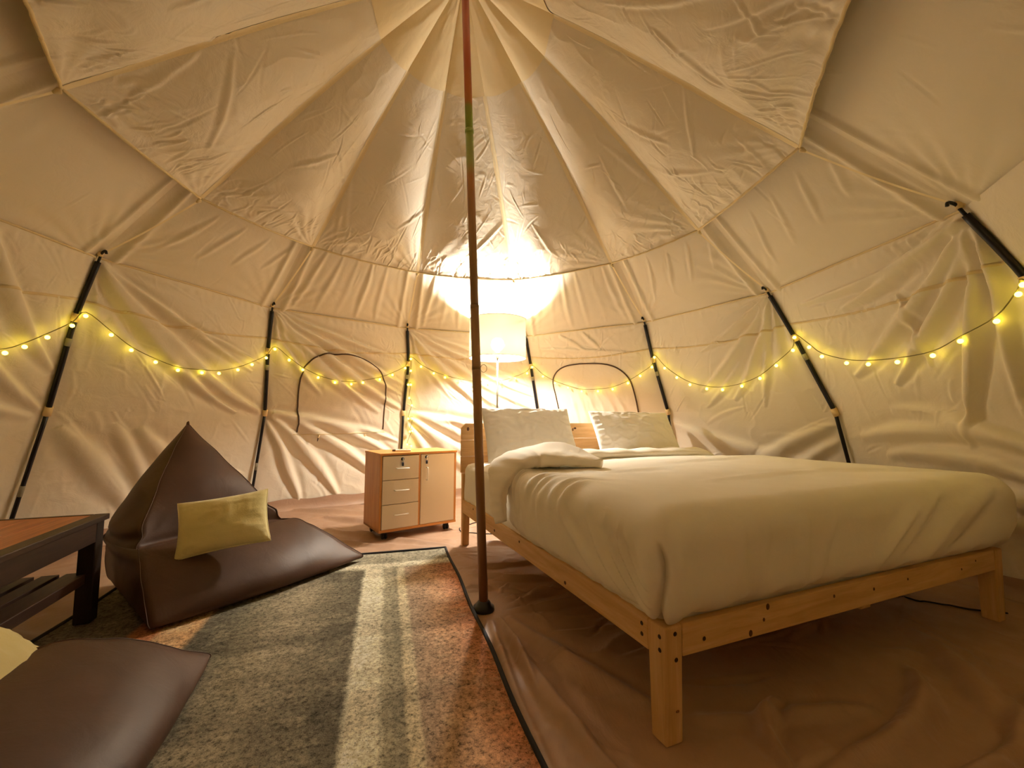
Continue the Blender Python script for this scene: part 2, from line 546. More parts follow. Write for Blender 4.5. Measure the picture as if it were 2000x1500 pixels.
def floor_h(X, Y):
    h = 0.007 * fbm(X * 2.1 + 3, Y * 2.1, 1.0, 4)
    h = h + 0.008 * (1 - np.abs(fbm(X * 3.1 + 9, Y * 3.1 + 2, 4.0, 3))) ** 3
    for i, (x0, y0, x1, y1, w, a, b) in enumerate([
            (-0.10, 2.0, 0.16, 0.98, 0.026, 0.022, 0.02), (-0.07, 2.0, 0.34, 0.98, 0.040, 0.026, 0.03), (-0.05, 2.0, 0.10, 1.40, 0.018, 0.014, 0.0), (-0.02, 2.0, 0.55, 1.25, 0.05, 0.018, 0.03),
            (-0.02, 2.06, 0.55, 2.25, 0.03, 0.018, 0.02), (0.0, 2.12, 0.42, 2.42, 0.028, 0.016, -0.02), (-0.02, 2.2, 0.35, 2.30, 0.02, 0.012, 0.0),
            (-0.25, 2.5, 0.3, 2.45, 0.03, 0.014, 0.03), (-0.3, 2.62, 0.25, 2.72, 0.03, 0.014, 0.0), (-0.3, 2.35, 0.1, 2.25, 0.02, 0.010, 0.0),
            (0.85, 1.45, 0.72, 1.12, 0.03, 0.022, 0.05), (0.9, 1.2, 1.45, 1.62, 0.05, 0.03, 0.08), (0.95, 1.08, 1.6, 1.42, 0.05, 0.032, 0.08),
            (0.5, 1.35, 1.2, 1.42, 0.04, 0.012, 0.02), (1.3, 1.1, 1.7, 1.9, 0.06, 0.02, 0.05), (-1.7, 3.9, -0.9, 3.62, 0.05, 0.02, 0.03),
            (-1.5, 3.5, -0.4, 3.05, 0.05, 0.016, 0.04), (-1.9, 3.4, -0.9, 3.05, 0.05, 0.014, 0.03), (-2.2, 4.2, -1.0, 4.0, 0.05, 0.02, 0.02),
            (-0.5, 3.2, 0.2, 3.1, 0.04, 0.014, 0.03), (-0.5, 3.42, 0.2, 3.5, 0.05, 0.018, -0.03), (-2.3, 1.6, -1.7, 1.45, 0.05, 0.018, 0.02),
            (-2.2, 1.9, -1.7, 1.7, 0.05, 0.014, 0.02)]):
        h = h + 1.5 * fold(X, Y, x0, y0, x1, y1, w, a, i * 1.3, b)
    h = h + creases(X - 0.0, Y - 1.0, 2.0, 2.6, 110, 3, 15, 30, (.12, .55), (.009, .020), (.005, .012), (-.2, 0, 1, 1)) + creases(X + 2.3, Y - 1.2, 2.2, 3.0, 50, 4, -15, 25, (.12, .5), (.008, .02), (.003, .008))
    q = (X - RUG_O[0], Y - RUG_O[1])
    u = q[0] * RUG_N[0] + q[1] * RUG_N[1]
    v = q[0] * RUG_D[0] + q[1] * RUG_D[1]
    inside = sm(-0.06, 0.0, u) * (1 - sm(RUG_W, RUG_W + 0.06, u)) * sm(-0.06, 0.0, v) * (1 - sm(RUG_L, RUG_L + 0.06, v))
    h = np.clip(h + 0.004, -0.004, 0.06)
    # the tarp lies flat where feet press it down
    for fx, fy, fr in FLAT_SPOTS:
        h = h * sm(fr, fr + 0.09, np.hypot(X - fx, Y - fy))
    return h * (1 - inside)

BED_A = np.array((0.4236, 1.2313)); BED_N = np.array((0.9223, 0.3866)); BED_E = np.array((-0.3866, 0.9223))
BED_W, BED_L, BED_ROT = 1.958, 2.064, 0.39691
CAB_O = np.array((-0.960, 3.150)); CAB_ROT = 0.6213
CAB_X = np.array((math.cos(CAB_ROT), math.sin(CAB_ROT))); CAB_Y = np.array((-math.sin(CAB_ROT), math.cos(CAB_ROT)))
LAMP = (-0.131, 3.80)
POLE_FOOT = (-0.128, 2.071)
def bedp(x, y): return BED_A + BED_N * x + BED_E * y
FLAT_SPOTS = [(POLE_FOOT[0], POLE_FOOT[1], 0.06), (LAMP[0], LAMP[1], 0.15)]
FLAT_SPOTS += [(*bedp(a, b), 0.07) for a, b in ((0.035, 0.035), (BED_W - 0.035, 0.035), (0.035, BED_L - 0.03), (BED_W - 0.035, BED_L - 0.03))]
FLAT_SPOTS += [(*(CAB_O + CAB_X * a + CAB_Y * b), 0.05) for a, b in ((0.06, 0.05), (0.565, 0.05), (0.06, 0.31), (0.565, 0.31))]
FLAT_SPOTS += [(-1.83, 1.955, 0.06), (-2.20, 1.80, 0.06), (-1.30, 2.25, 0.35), (-1.75, 2.3, 0.4)]

nr, nt = 320, 700
rr = np.linspace(0.0, R_FOOT + 0.02, nr)
tt = np.linspace(0, 2 * np.pi, nt, endpoint=False)
Rg, Tg = np.meshgrid(rr, tt, indexing='ij')
FX, FY = CX + Rg * np.cos(Tg), CY + Rg * np.sin(Tg)
FZ = floor_h(FX, FY)
fl = grid('floor', np.stack([FX, FY, FZ], -1), M['tarp'], wrap=True)
props(fl, 'wrinkled brown tarpaulin tent floor under rug and bed', kind='structure')
# upturned edge of the tarpaulin along the foot of the walls
rows = []
for v, off, z in ((0.0, 0.05, 0.004), (0.0, 0.022, 0.03), (0.0, 0.016, 0.07), (0.0, 0.012, 0.115)):
    row = []
    for k in range(12):
        for u in np.linspace(0, 1, 40, endpoint=False):
            pb, mb = wall_base(k - 2, np.array([u]), np.array([z / 0.944 * 0.5]))
            q = pb[0] + mb[0] * off
            row.append((q[0], q[1], z + 0.008 * math.sin(u * 21 + k) * (z > 0.1)))
    rows.append(row)
grid('floor_edge_strip', np.array(rows), M['tarp'], fl, wrap=True)

# ------------------------------------------------------------------ tent: walls
def wall_folds(k, X, Y, W, H):
    """height of the cloth relief towards the inside; X, Y in metres over the sector, Y up"""
    h = 0.007 * fbm(X * 2.2 + k * 7, Y * 2.2, k + 0.5, 4)
    def F(x0, y0, x1, y1, w, a, b=0.0):
        return fold(X, Y, x0 * W, y0 * H, x1 * W, y1 * H, w, a, k * 3 + x0 + y1 * 5, b)
    if k in (-2, -1, 0, 1, 2):        # pulled from the upper left towards the lower right
        h = h + fan(X, Y, 0, H, 26, 0.015, 0.22, 0.95, k + 1)
        L = [(0.02, .97, .98, .52, .050, .030, .05), (0.02, .95, .80, .50, .045, .024, .05), (0.03, .98, .98, .66, .040, .018, .03),
             (0.02, .92, .60, .56, .035, .014, .04), (0.05, .98, .95, .80, .030, .012, .02), (0.02, .90, .36, .58, .030, .010, .02),
             (.45, .80, .98, .60, .03, .010, .02)]
        L += [(0.02, .49, .55, .06, .055, .022, -.06), (0.02, .50, .85, .12, .055, .026, -.10), (.05, .50, .98, .24, .05, .022, -.08),
              (0.01, .46, .30, .04, .045, .018, -.04), (.25, .46, .98, .34, .04, .014, -.05)]
        if k == 0:
            L = [(0.02, .98, .98, .50, .060, .038, .06), (0.02, .97, .82, .50, .045, .026, .06), (0.02, .99, .90, .68, .030, .014, .02), (.3, .86, .95, .72, .02, .010, .0),
                 (0.06, .45, .42, .10, .07, .016, -.03), (.35, .44, .6, .2, .06, .016, -.03), (.25, .46, .5, .1, .05, .012, -.03)]
        if k == -1:
            L = [(0.5, .98, .98, .62, .05, .02, .04), (.3, .9, .98, .50, .05, .02, .05), (.1, .7, .95, .48, .05, .012, .05), (.1, .4, .8, .2, .05, .01, 0)]
        if k == 2:
            L += [(.02, .97, .75, .42, .04, .028, .03), (.3, .84, .99, .60, .03, .014, .02), (.05, .47, .8, .05, .05, .022, -.05), (.3, .48, 1.0, .15, .045, .02, -.05)]
    elif k == 3:
        for i in range(6):
            h = h + F(.30 + .07 * i, .62, .34 + .08 * i, .42, .022, .008)
        h = h + fan(X, Y, W, H, 18, 0.006, 0.2, 0.6, 2)
        L = [(.1, .9, .9, .82, .04, .008, 0), (.3, .98, .5, .86, .03, .008, 0), (.5, .98, .62, .86, .03, .008, 0), (.1, .3, .9, .45, .06, .01, .02)]
    else:                              # pulled from the upper right towards the lower left
        h = h + fan(X, Y, W, H, 26, 0.015, 0.22, 0.95, k + 1)
        L = [(.98, .97, .30, .60, .040, .020, -.04), (.95, .94, .50, .55, .035, .016, -.03), (.98, .98, .40, .78, .030, .016, -.02),
             (.75, .80, .30, .52, .03, .010, -.02), (.90, .88, .66, .52, .028, .010, 0)]
        L += [(.98, .46, .35, .16, .055, .020, .06), (.98, .40, .5, .06, .05, .016, .05), (.0, .45, .9, .30, .06, .010, .05)]
        if k == 5:
            L = [(.97, .97, .22, .62, .040, .026, -.05), (.97, .95, .40, .58, .035, .022, -.04), (.94, .92, .60, .46, .030, .020, -.02), (.98, .98, .35, .84, .035, .022, -.03),
                 (.99, .97, .15, .90, .03, .018, -.05), (.86, .80, .55, .40, .028, .018, 0), (.98, .94, .78, .48, .03, .016, 0), (.62, .84, .58, .62, .022, .014, 0),
                 (.3, .50, .8, .40, .06, .014, -.04), (.1, .42, .9, .36, .06, .018, -.10), (.2, .36, .95, .26, .06, .018, -.10), (.35, .28, .98, .16, .06, .022, -.08), (.5, .22, 1, .08, .06, .024, -.06)]
    for f in L:
        h = h + (1.6 if k == 2 else 2.9 if k < 2 else 2.3) * F(*f)
    if -2 <= k <= 5:
        ang = -48 if k <= 2 else (60 if k > 3 else 80)
        h = h + creases(X, Y, W, H, 34, k + 5, ang, 16, (.10, .40), (.006, .014), (.0018, .0055), (0, .5, 1, .98))
        h = h + creases(X, Y, W, H, 14, k + 15, ang - 8 if k <= 2 else 25, 14, (.12, .45), (.010, .022), (.003, .007), (0, .05, 1, .5))
        h = h + creases(X, Y, W, H, 22, k + 25, 85, 25, (.05, .16), (.005, .009), (.002, .005), (0, .78, 1, .9))
    # stitched seam below the hooks, with small gathers
    vs = 0.845 - 0.032 * np.sin(np.pi * X / W)
    d = (Y / H - vs) * H
    h = h + 0.003 * np.exp(-(d / 0.008) ** 2)
    g = vnoise(X * 9, X * 0 + k, k) * 0.5 + 0.5
    h = h + 0.0042 * np.sin(X * (110 + 14 * np.sin(k))) * g * np.exp(-(d / 0.045) ** 2)
    dt = (1 - Y / H) * H
    h = h + 0.004 * np.sin(X * 95 + 3 * np.sin(X * 7)) * (vnoise(X * 6, X * 0 + 2, k + 4) * 0.5 + 0.5) * np.exp(-((dt - 0.03) / 0.05) ** 2)
    h = h + 0.004 * (1 - np.abs(fbm(X * 5, Y * 3.2, k + 9, 3))) ** 4
    h = np.where(h > 0, 0.042 * np.tanh(h / 0.042), 0.05 * np.tanh(h / 0.05))   # the cloth never swallows the string lights
    edge = sm(0, 0.05, X / W) * sm(0, 0.05, 1 - X / W)
    return h * edge * (0.2 + 0.8 * sm(0, 0.03, 1 - Y / H))

def wall_surf(k, u, v, off=0.0):
    p, m = wall_base(k, u, v)
    W = 1.28; H = 1.95
    h = wall_folds(k, u * W, v * H, W, H) + off
    return p + m * h[..., None], m

def wall_pt(k, u, v, off=0.0, relief=True):
    if relief:
        p, m = wall_surf(k, np.array([float(u)]), np.array([float(v)]), off)
        return p[0]
    p, m = wall_base(k, np.array([float(u)]), np.array([float(v)]))
    return (p + m * off)[0]

WALLS = {'wall_left': (-2, -1, 0), 'wall_back': (1, 2, 3), 'wall_right': (4, 5, 6), 'wall_front': (7, 8, 9)}
for wn, ks in WALLS.items():
    root = props(empty(wn, (CX, CY, 0)), kind='structure')
    root['label'] = {'wall_left': 'cream canvas tent wall behind the beanbags and table', 'wall_back': 'cream canvas tent wall behind lamp and cabinet',
                     'wall_right': 'cream canvas tent wall beside the bed', 'wall_front': 'cream canvas tent wall behind the camera'}[wn]
    for k in ks:
        fine = k in (-1, 0, 1, 2, 3, 4, 5)
        nu = 210 if fine else 40
        for nm, v0, v1, n in (('lower_wall_panel', 0.02, 0.5, 150), ('upper_wall_panel', 0.5, None, 130), ('header_band', None, 1.0, 60)):
            n = n if fine else n // 3
            uu = np.linspace(0, 1, nu)
            vs = 0.845 - 0.032 * np.sin(np.pi * uu)
            s = np.linspace(0, 1, n)[:, None]
            a = vs[None] if v0 is None else v0
            b = vs[None] if v1 is None else v1
            V = a + (b - a) * s + 0 * uu[None]
            U = np.broadcast_to(uu[None], V.shape)
            Pg, _ = wall_surf(k, U, V)
            o = grid(nm, Pg - np.array((CX, CY, 0)), M['canvas'], root)
    # stitched tape along each seam line
    for k in ks:
        if k in (-1, 0, 1, 2, 3, 4, 5):
            uu = np.linspace(0.01, 0.99, 110)
            vs = 0.845 - 0.032 * np.sin(np.pi * uu)
            rows = []
            for dv, off in ((-0.0045, 0.0006), (-0.004, 0.003), (0.004, 0.003), (0.0045, 0.0006)):
                Pg, _ = wall_surf(k, uu, vs + dv, off)
                rows.append(Pg)
            grid('stitched_seam', np.array(rows) - np.array((CX, CY, 0)), M['hem'], root)
            Pg, _ = wall_surf(k, uu, np.full_like(uu, 0.994), 0.006)
            tube('top_hem', Pg - np.array((CX, CY, 0)), 0.0055, M['hem'], root, 6)

# ------------------------------------------------------------------ tent: arched windows closed with zips
def arch(name, label, k, pts, bottom, toggles):
    cu = catmull(pts, 6)
    cu[:, 1] = np.clip(cu[:, 1], 0, 1)
    zp = np.array([wall_pt(k, a, b, 0.007) for a, b in cu])
    cen = zp.mean(0)
    root = props(empty(name, tuple(cen)), kind='structure')
    root['label'] = label
    tube('zip_line', zp - cen, 0.0065, M['zip'], root, 8)
    # flap: cloth filling the arch
    nU, nV = 60, 50
    b0, b1 = np.array(bottom[0]), np.array(bottom[1])
    rows = []
    lo = min(b0[1], b1[1])
    hi = cu[:, 1].max()
    half = len(cu) // 2
    it = int(np.argmax(cu[:, 1]))
    left, right = cu[:it + 1], cu[it:][::-1]
    for s in np.linspace(0, 0.995, nV):
        vv = lo + (hi - lo) * s
        ul = np.interp(vv, left[:, 1], left[:, 0]) if vv > left[0, 1] else left[0, 0]
        ur = np.interp(vv, right[:, 1], right[:, 0]) if vv > right[0, 1] else right[0, 0]
        rows.append(np.stack([np.linspace(ul, ur, nU), np.full(nU, vv)], -1))
    G = np.array(rows)
    bul = 0.006 + 0.010 * np.sin(np.pi * np.linspace(0, 1, nU))[None] * np.sin(np.pi * np.linspace(0, 1, nV))[:, None]
    p, m = wall_surf(k, G[..., 0], G[..., 1])
    grid('window_flap', p + m * bul[..., None] - cen, M['window'], root)
    bt = np.array([wall_pt(k, a, b, 0.008) for a, b in catmull([bottom[0], ((b0 + b1) / 2)[0:2] + np.array((0, -0.004)), bottom[1]], 8)])
    tube('bottom_seam', bt - cen, 0.004, M['hem'], root, 6)
    for a, b in toggles:
        q = wall_pt(k, a, b, 0.014) - cen
        t = tube('toggle', [q + np.array((0, 0, 0.012)), q, q + np.array((-.006, -.004, -.022))], [0.006, 0.010, 0.004], M['sleeve'], root, 8)
        tube('toggle_tip', [q + np.array((-.005, -.003, -.02)), q + np.array((-.009, -.008, -.05))], [0.006, 0.003], M['zip'], t, 6)

arch('window_1', 'arched canvas window with dark zip between string light loops above cabinet', 1,
     [(0.231, 0.407), (0.209, 0.515), (0.204, 0.601), (0.218, 0.691), (0.263, 0.746), (0.328, 0.776), (0.415, 0.793), (0.543, 0.791), (0.659, 0.776), (0.752, 0.737), (0.813, 0.68), (0.838, 0.617), (0.838, 0.532), (0.841, 0.412)],
     [(0.201, 0.393), (0.858, 0.398)], [(0.369, 0.382), (0.706, 0.381)])
arch('window_2', 'arched canvas window with dark zip above the pillows', 3,
     [(0.19, 0.40), (0.187, 0.474), (0.179, 0.594), (0.174, 0.675), (0.206, 0.727), (0.277, 0.76), (0.378, 0.774), (0.548, 0.774), (0.666, 0.761), (0.742, 0.731), (0.792, 0.677), (0.8, 0.592), (0.792, 0.473), (0.79, 0.40)],
     [(0.17, 0.39), (0.81, 0.39)], [])

# ------------------------------------------------------------------ tent: roof
ceil = props(empty('ceiling', (CX, CY, 2.1)), kind='structure')
ceil['label'] = 'cream canvas roof rising to the tent peak'
CEN = np.array((CX, CY, 2.1))
APEX = np.array((-0.258, 2.056, 3.22))

def liner_surf(k, u, v, off=0.0, relief=True):
    """hanging inner roof: v = 0 at the lower edge, 1 at the peak"""
    a, b = ring(k), ring(k + 1)
    e = a + (b - a) * u[..., None]
    ap = APEX.copy()
    rim = 0.03
    t = v ** 0.98
    p = e + (ap - e) * t[..., None]
    W = np.linalg.norm(b - a)
    n = np.array((CX, CY, 0.9)) - p                      # into the room; the same on both sides of a seam
    n /= np.linalg.norm(n, axis=-1, keepdims=True)
    w_here = (1 - v)
    sag = 0.150 * np.sin(np.pi * u) ** 0.85 * w_here ** 1.1 * (1 - 0.85 * np.exp(-(v / 0.10) ** 2))
    sag = sag - 0.05 * np.sin(np.pi * v) * 0.7           # seams pulled up in a shallow bell curve
    edge_drop = 0.008 * np.sin(np.pi * u) * np.exp(-(v / 0.05) ** 2)
    h = sag + off
    if relief:
        X, Y = u * W * (1 - 0.75 * v), v * 1.85
        h = h + 0.005 * fbm(X * 4 + 5 * k, Y * 2.4, k + 20, 4) * np.sin(np.pi * u) ** 0.5
        h = h + (0.005 * (1 - np.abs(fbm(X * 4.2 + 3 * k, Y * 2.8 + k, k + 30, 3))) ** 5) * np.sin(np.pi * u) ** 0.5
        h = h + fan(u * W, Y, 0.0, 0.0, 22, 0.006, 0.2, 0.6, k + 3) + fan(u * W, Y, W, 0.0, 22, 0.006, 0.2, 0.6, k + 8)
        for i in range(3):
            r1 = random.Random(k * 31 + i)
            x0 = r1.uniform(.1, .9); y0 = r1.uniform(.1, .5)
            h = h + fold(X, Y, x0 * W, y0, (x0 + r1.uniform(-.5, .5)) * W, y0 + r1.uniform(.2, .5), .018, .008, i + k)
        h = h + creases(X, Y, W, 1.85, 46, k + 70, 60, 60, (.08, .34), (.005, .010), (.0015, .0045), (.04, .02, .96, .62))
        h = h + creases(X, Y, W, 1.85, 26, k + 90, 90, 22, (.05, .18), (.006, .012), (.003, .007), (.05, 0, .95, .12))
        g = vnoise(X * 8, X * 0 + k, k + 2) * 0.5 + 0.5
        h = h + 0.005 * np.sin(X * 85 + 4 * np.sin(X * 6)) * g * np.exp(-((Y - 0.05) / 0.07) ** 2)
        h = sag + off + (h - sag - off) * sm(0, 0.05, u) * sm(0, 0.05, 1 - u)
    p = p + n * h[..., None]
    p[..., 2] -= edge_drop
    return p

def shoulder_surf(k, u, v):
    """outer roof cloth above the hooks: v = 0 at the hooks, 1 at the peak"""
    a, b = hook(k), hook(k + 1)
    ap = np.array((CX, CY, 3.40))
    e = a + (b - a) * u[..., None]
    p = e + (ap - e) * v[..., None]
    n = np.array((CX, CY, 0.9)) - p
    n /= np.linalg.norm(n, axis=-1, keepdims=True)
    W = np.linalg.norm(b - a)
    X, Y = u * W, v * 2.6
    bel = -0.03 * np.sin(np.pi * np.clip(v * 1.25, 0, 1))  # bellied outwards
    bel = bel - 0.012 * sm(0.0, -0.012, v) - 0.001
    h = 0.025 * np.sin(np.pi * u) * (1 - v) * sm(0, 0.12, v)
    h = h + 0.004 * fbm(X * 2 + 4 * k, Y * 2, k + 50, 3)
    wv = (1 - v)
    for s in (0.075, 0.925):                              # pole sleeves either side of each rib
        h = h + 0.020 * np.exp(-((u - s) / 0.020) ** 2)
    h = h + fan(X, Y, 0.0, 0.0, 24, 0.006, 0.2, 0.7, k) + fan(X, Y, W, 0.0, 24, 0.006, 0.2, 0.7, k + 4)
    if k in (2, 3, 1):
        amp = {1: 0.014, 2: 0.016, 3: 0.010}[k]
        for i in range(6):
            h = h + fold(X, Y, (.12 + .15 * i) * W, 0.02, (.2 + .13 * i) * W, 0.62, .030, amp * (0.6 + 0.4 * math.sin(i * 2.1 + k)), i + k)
    if k in (0, 4, 5):
        for i in range(4):
            h = h + fold(X, Y, (.18 + .2 * i) * W, 0.15 + .05 * i, (.32 + .2 * i) * W, 0.55, .022, .009, i + k)
    if -2 <= k <= 6:
        h = h + creases(X, Y, W, 0.75, 10, k + 60, 75 if k < 3 else 105, 22, (.1, .3), (.006, .012), (.0015, .004))
    h = h + 0.006 * np.exp(-((Y - 0.78) / 0.010) ** 2)
    return p + n * (bel + h * sm(0, 0.03, u) * sm(0, 0.03, 1 - u))[..., None]

for k in range(-2, 10):
    fine = -2 <= k <= 6
    nu, nv = (170, 230) if fine else (30, 40)
    U, V = np.meshgrid(np.linspace(0, 1, nu), np.linspace(0, 0.97 ** 0.8, nv) ** 1.25)
    grid('roof_panel', liner_surf(k, U, V) - CEN, M['liner'], ceil)
    # sewn hem along the free edge
    uu = np.linspace(0, 1, 60)
    hp = liner_surf(k, uu, np.full(60, 0.004))
    tube('roof_hem', hp - CEN - np.array((0, 0, 0.004)), 0.006, M['hem'], ceil, 6)
    # doubled cloth along each seam, on the inside
    rows = []
    s = np.linspace(0.0, 0.965, 90)
    for du, off in ((-1, -0.001), (-0.6, 0.0015), (0, 0.003), (0.6, 0.0015), (1, -0.001)):
        w = 0.014 + 0.050 * s
        if du <= 0:
            u_ = 1 + du * w; kk = k - 1
        else:
            u_ = du * w; kk = k
        rows.append(liner_surf(kk, u_ * np.ones_like(s), s, off + 0.003, relief=fine))
    grid('roof_seam_tape', np.array(rows) - CEN, M['tape'], ceil)
    nu, nv = (130, 130) if fine else (24, 30)
    U, V = np.meshgrid(np.linspace(0, 1, nu), -0.035 + 1.025 * np.linspace(0, 1, nv) ** 1.5)
    grid('outer_roof_panel', shoulder_surf(k, U, V) - CEN, M['shoulder'], ceil)

for k in range(-1, 7):                                    # tie from each liner corner to the hook of its rib
    a, b = ring(k) + np.array((0, 0, -0.012)), hook(k) + np.array((0, 0, 0.0))
    d = (b - a) / np.linalg.norm(b - a)
    side = np.cross(d, (0, 0, 1)); side /= np.linalg.norm(side)
    rows = []
    for t in np.linspace(0, 1, 14):
        q = a + (b - a) * t + np.array((0, 0, -0.012 * math.sin(math.pi * t)))
        rows.append([q - side * 0.006, q + side * 0.006])
    grid('roof_tie_strap', np.array(rows) - CEN, M['tape'], ceil)
    tube('strap_knot', [a + np.array((0, 0, .01)) - CEN, a - CEN, a + d * 0.02 - CEN], [0.008, 0.012, 0.005], M['hem'], ceil, 8)

# cap of doubled cloth at the peak
for k in range(-2, 10):
    uu = np.linspace(0, 1, 24)
    U, V = np.meshgrid(uu, np.linspace(0.70, 0.975, 20))
    grid('peak_cap_panel', liner_surf(k, U, V, 0.006, relief=True) - CEN, M['tape'], ceil)


# ------------------------------------------------------------------ tent poles along the ribs
POLE_LABEL = {0: 'black tent pole at the far left, leaning behind the table', 1: 'black tent pole left of the zipped window, behind the beanbag',
              2: 'black tent pole wound with hanging string lights, above the cabinet', 3: 'black tent pole just right of the floor lamp, behind the pillows',
              4: 'black tent pole right of the second zipped window, beside the right pillow', 5: 'black tent pole rising from behind the middle of the bed',
              6: 'black tent pole at the upper right edge, hooked to the roof corner'}
for k in range(0, 7):
    F_, B_, L_, H_ = foot(k), bracket(k), loop_pt(k), hook(k)
    def inn(p, d):
        q = np.array((CX - p[0], CY - p[1], 0.0)); q /= np.linalg.norm(q)
        return p + q * d
    f0 = inn(F_, 0.045) + np.array((0, 0, 0.012)); b0 = inn(B_, 0.020); l0 = inn(L_, 0.018); h0 = inn(H_, 0.022)
    root = props(empty('tent_pole', (f0[0], f0[1], 0)), POLE_LABEL[k], 'tent pole', 'black poles around the tent wall')
    o = np.array((f0[0], f0[1], 0))
    h1 = h0 + (l0 - h0) * 0.10
    up = catmull([b0, b0 + (l0 - b0) * 0.5, l0, h1], 5)
    tube('upper_tube', up - o, 0.0140, M['black_metal'], root, 12)
    tube('lower_tube', catmull([f0, f0 + (b0 - f0) * .5 + 0.0, b0], 4) - o, 0.0115, M['black_metal'], root, 12)
    j = l0 + (b0 - l0) * 0.22; j2 = l0 + (b0 - l0) * 0.30
    tube('joint_sticker', [j - o, j2 - o], 0.0147, M['sticker'], root, 12)
    s = f0 + (b0 - f0) * 0.45; s2 = f0 + (b0 - f0) * 0.52
    tube('lower_ferrule', [s - o, s2 - o], 0.0125, M['sticker'], root, 10)
    # hook at the top
    d = (h1 - l0); d /= np.linalg.norm(d)
    hk = [h1 - o, h1 + d * 0.03 - o, h1 + d * 0.055 + np.array((0, 0, .0)) - o, inn(h1, .02) + d * 0.07 - o, inn(h1, .035) + d * 0.05 - o]
    tube('pole_hook', catmull(hk, 4), 0.007, M['black_metal'], root, 8)
    # webbing sleeves sewn to the canvas that hold the pole
    for q, ln in ((b0, 0.055), (l0, 0.05)):
        dirv = (l0 - b0) / np.linalg.norm(l0 - b0)
        tube('webbing_sleeve', [q - dirv * ln / 2 - o, q + dirv * ln / 2 - o], 0.0200, M['sleeve'], root, 12)
    c0 = inn(H_, 0.004) + np.array((0, 0, .012))
    tube('canvas_loop', [h0 - d * 0.005 - o, (h0 + c0) / 2 + d * 0.02 - o, c0 - o], [0.012, 0.016, 0.020], M['sleeve'], root, 8)

# ------------------------------------------------------------------ string lights
BULBS = {
 -1: [(0.97, 0.748), (0.872, 0.703), (0.792, 0.668), (0.728, 0.645), (0.63, 0.63), (0.53, 0.625), (0.42, 0.63), (0.32, 0.645), (0.22, 0.67), (0.12, 0.70), (0.02, 0.75)],
 0: [(0.016, 0.783), (0.128, 0.739), (0.222, 0.7), (0.338, 0.67), (0.45, 0.65), (0.576, 0.649), (0.673, 0.653), (0.786, 0.675), (0.877, 0.704), (0.975, 0.741)],
 1: [(0.029, 0.783), (0.12, 0.74), (0.211, 0.7), (0.316, 0.668), (0.436, 0.648), (0.556, 0.644), (0.643, 0.655), (0.773, 0.676), (0.873, 0.705), (0.975, 0.747)],
 2: [(0.018, 0.801), (0.102, 0.757), (0.206, 0.721), (0.297, 0.699), (0.414, 0.679), (0.53, 0.668), (0.641, 0.67), (0.748, 0.674), (0.862, 0.699), (0.964, 0.731)],
 3: [(0.015, 0.766), (0.1, 0.71), (0.198, 0.669), (0.301, 0.64), (0.409, 0.617), (0.54, 0.615), (0.658, 0.624), (0.784, 0.655), (0.886, 0.692), (0.987, 0.736)],
 4: [(0.031, 0.784), (0.093, 0.723), (0.171, 0.67), (0.256, 0.63), (0.368, 0.605), (0.473, 0.597), (0.604, 0.608), (0.73, 0.635), (0.851, 0.68), (0.974, 0.73)],
 5: [(0.021, 0.774), (0.083, 0.73), (0.131, 0.691), (0.253, 0.657), (0.361, 0.644), (0.497, 0.639), (0.646, 0.644), (0.763, 0.67), (0.895, 0.702), (0.985, 0.75)]}
BULBS[6] = [(a, b) for a, b in BULBS[3]]; BULBS[-2] = [(a, b) for a, b in BULBS[1]]
DROP = [(0.023, 0.734), (0.013, 0.657), (0.033, 0.657), (0.03, 0.582), (0.054, 0.54), (0.035, 0.465), (0.068, 0.465), (0.051, 0.394), (0.069, 0.397), (0.038, 0.322), (0.068, 0.313)]
sl_o = wall_pt(2, 0.02, 0.78, 0.035, False)
sl = props(empty('string_lights', tuple(sl_o)), 'string of small glowing yellow globe bulbs looped around the tent wall', 'string lights')
bme = bpy.data.meshes.new('bulb')
bm = bmesh.new()
bmesh.ops.create_uvsphere(bm, u_segments=8, v_segments=6, radius=0.0112)
bm.to_mesh(bme); bm.free()
bme.materials.append(M['fairy'])
bme.polygons.foreach_set('use_smooth', [True] * len(bme.polygons))
path = []
def add_bulb(p):
    b = bpy.data.objects.new('bulb', bme)
    COL.objects.link(b)
    b.parent = sl
    b.location = tuple(p - sl_o)
for k in sorted(BULBS):
    pts = [wall_pt(k, a, b, 0.056, False) for a, b in sorted(BULBS[k])]
    for p in pts:
        add_bulb(p)
        path.append(p + np.array((0, 0, 0.022)))
tube('wire', catmull(path, 4) - sl_o, 0.0027, M['wire'], sl, 5)
dp = [wall_pt(2, a, b, 0.055, False) for a, b in DROP]
for p in dp:
    add_bulb(p)
dpath = [wall_pt(2, 0.018, 0.80, 0.05, False)] + [p + np.array((0, 0, .018)) for p in dp]
tube('hanging_wire', catmull(dpath, 4) - sl_o, 0.0027, M['wire'], sl, 5)

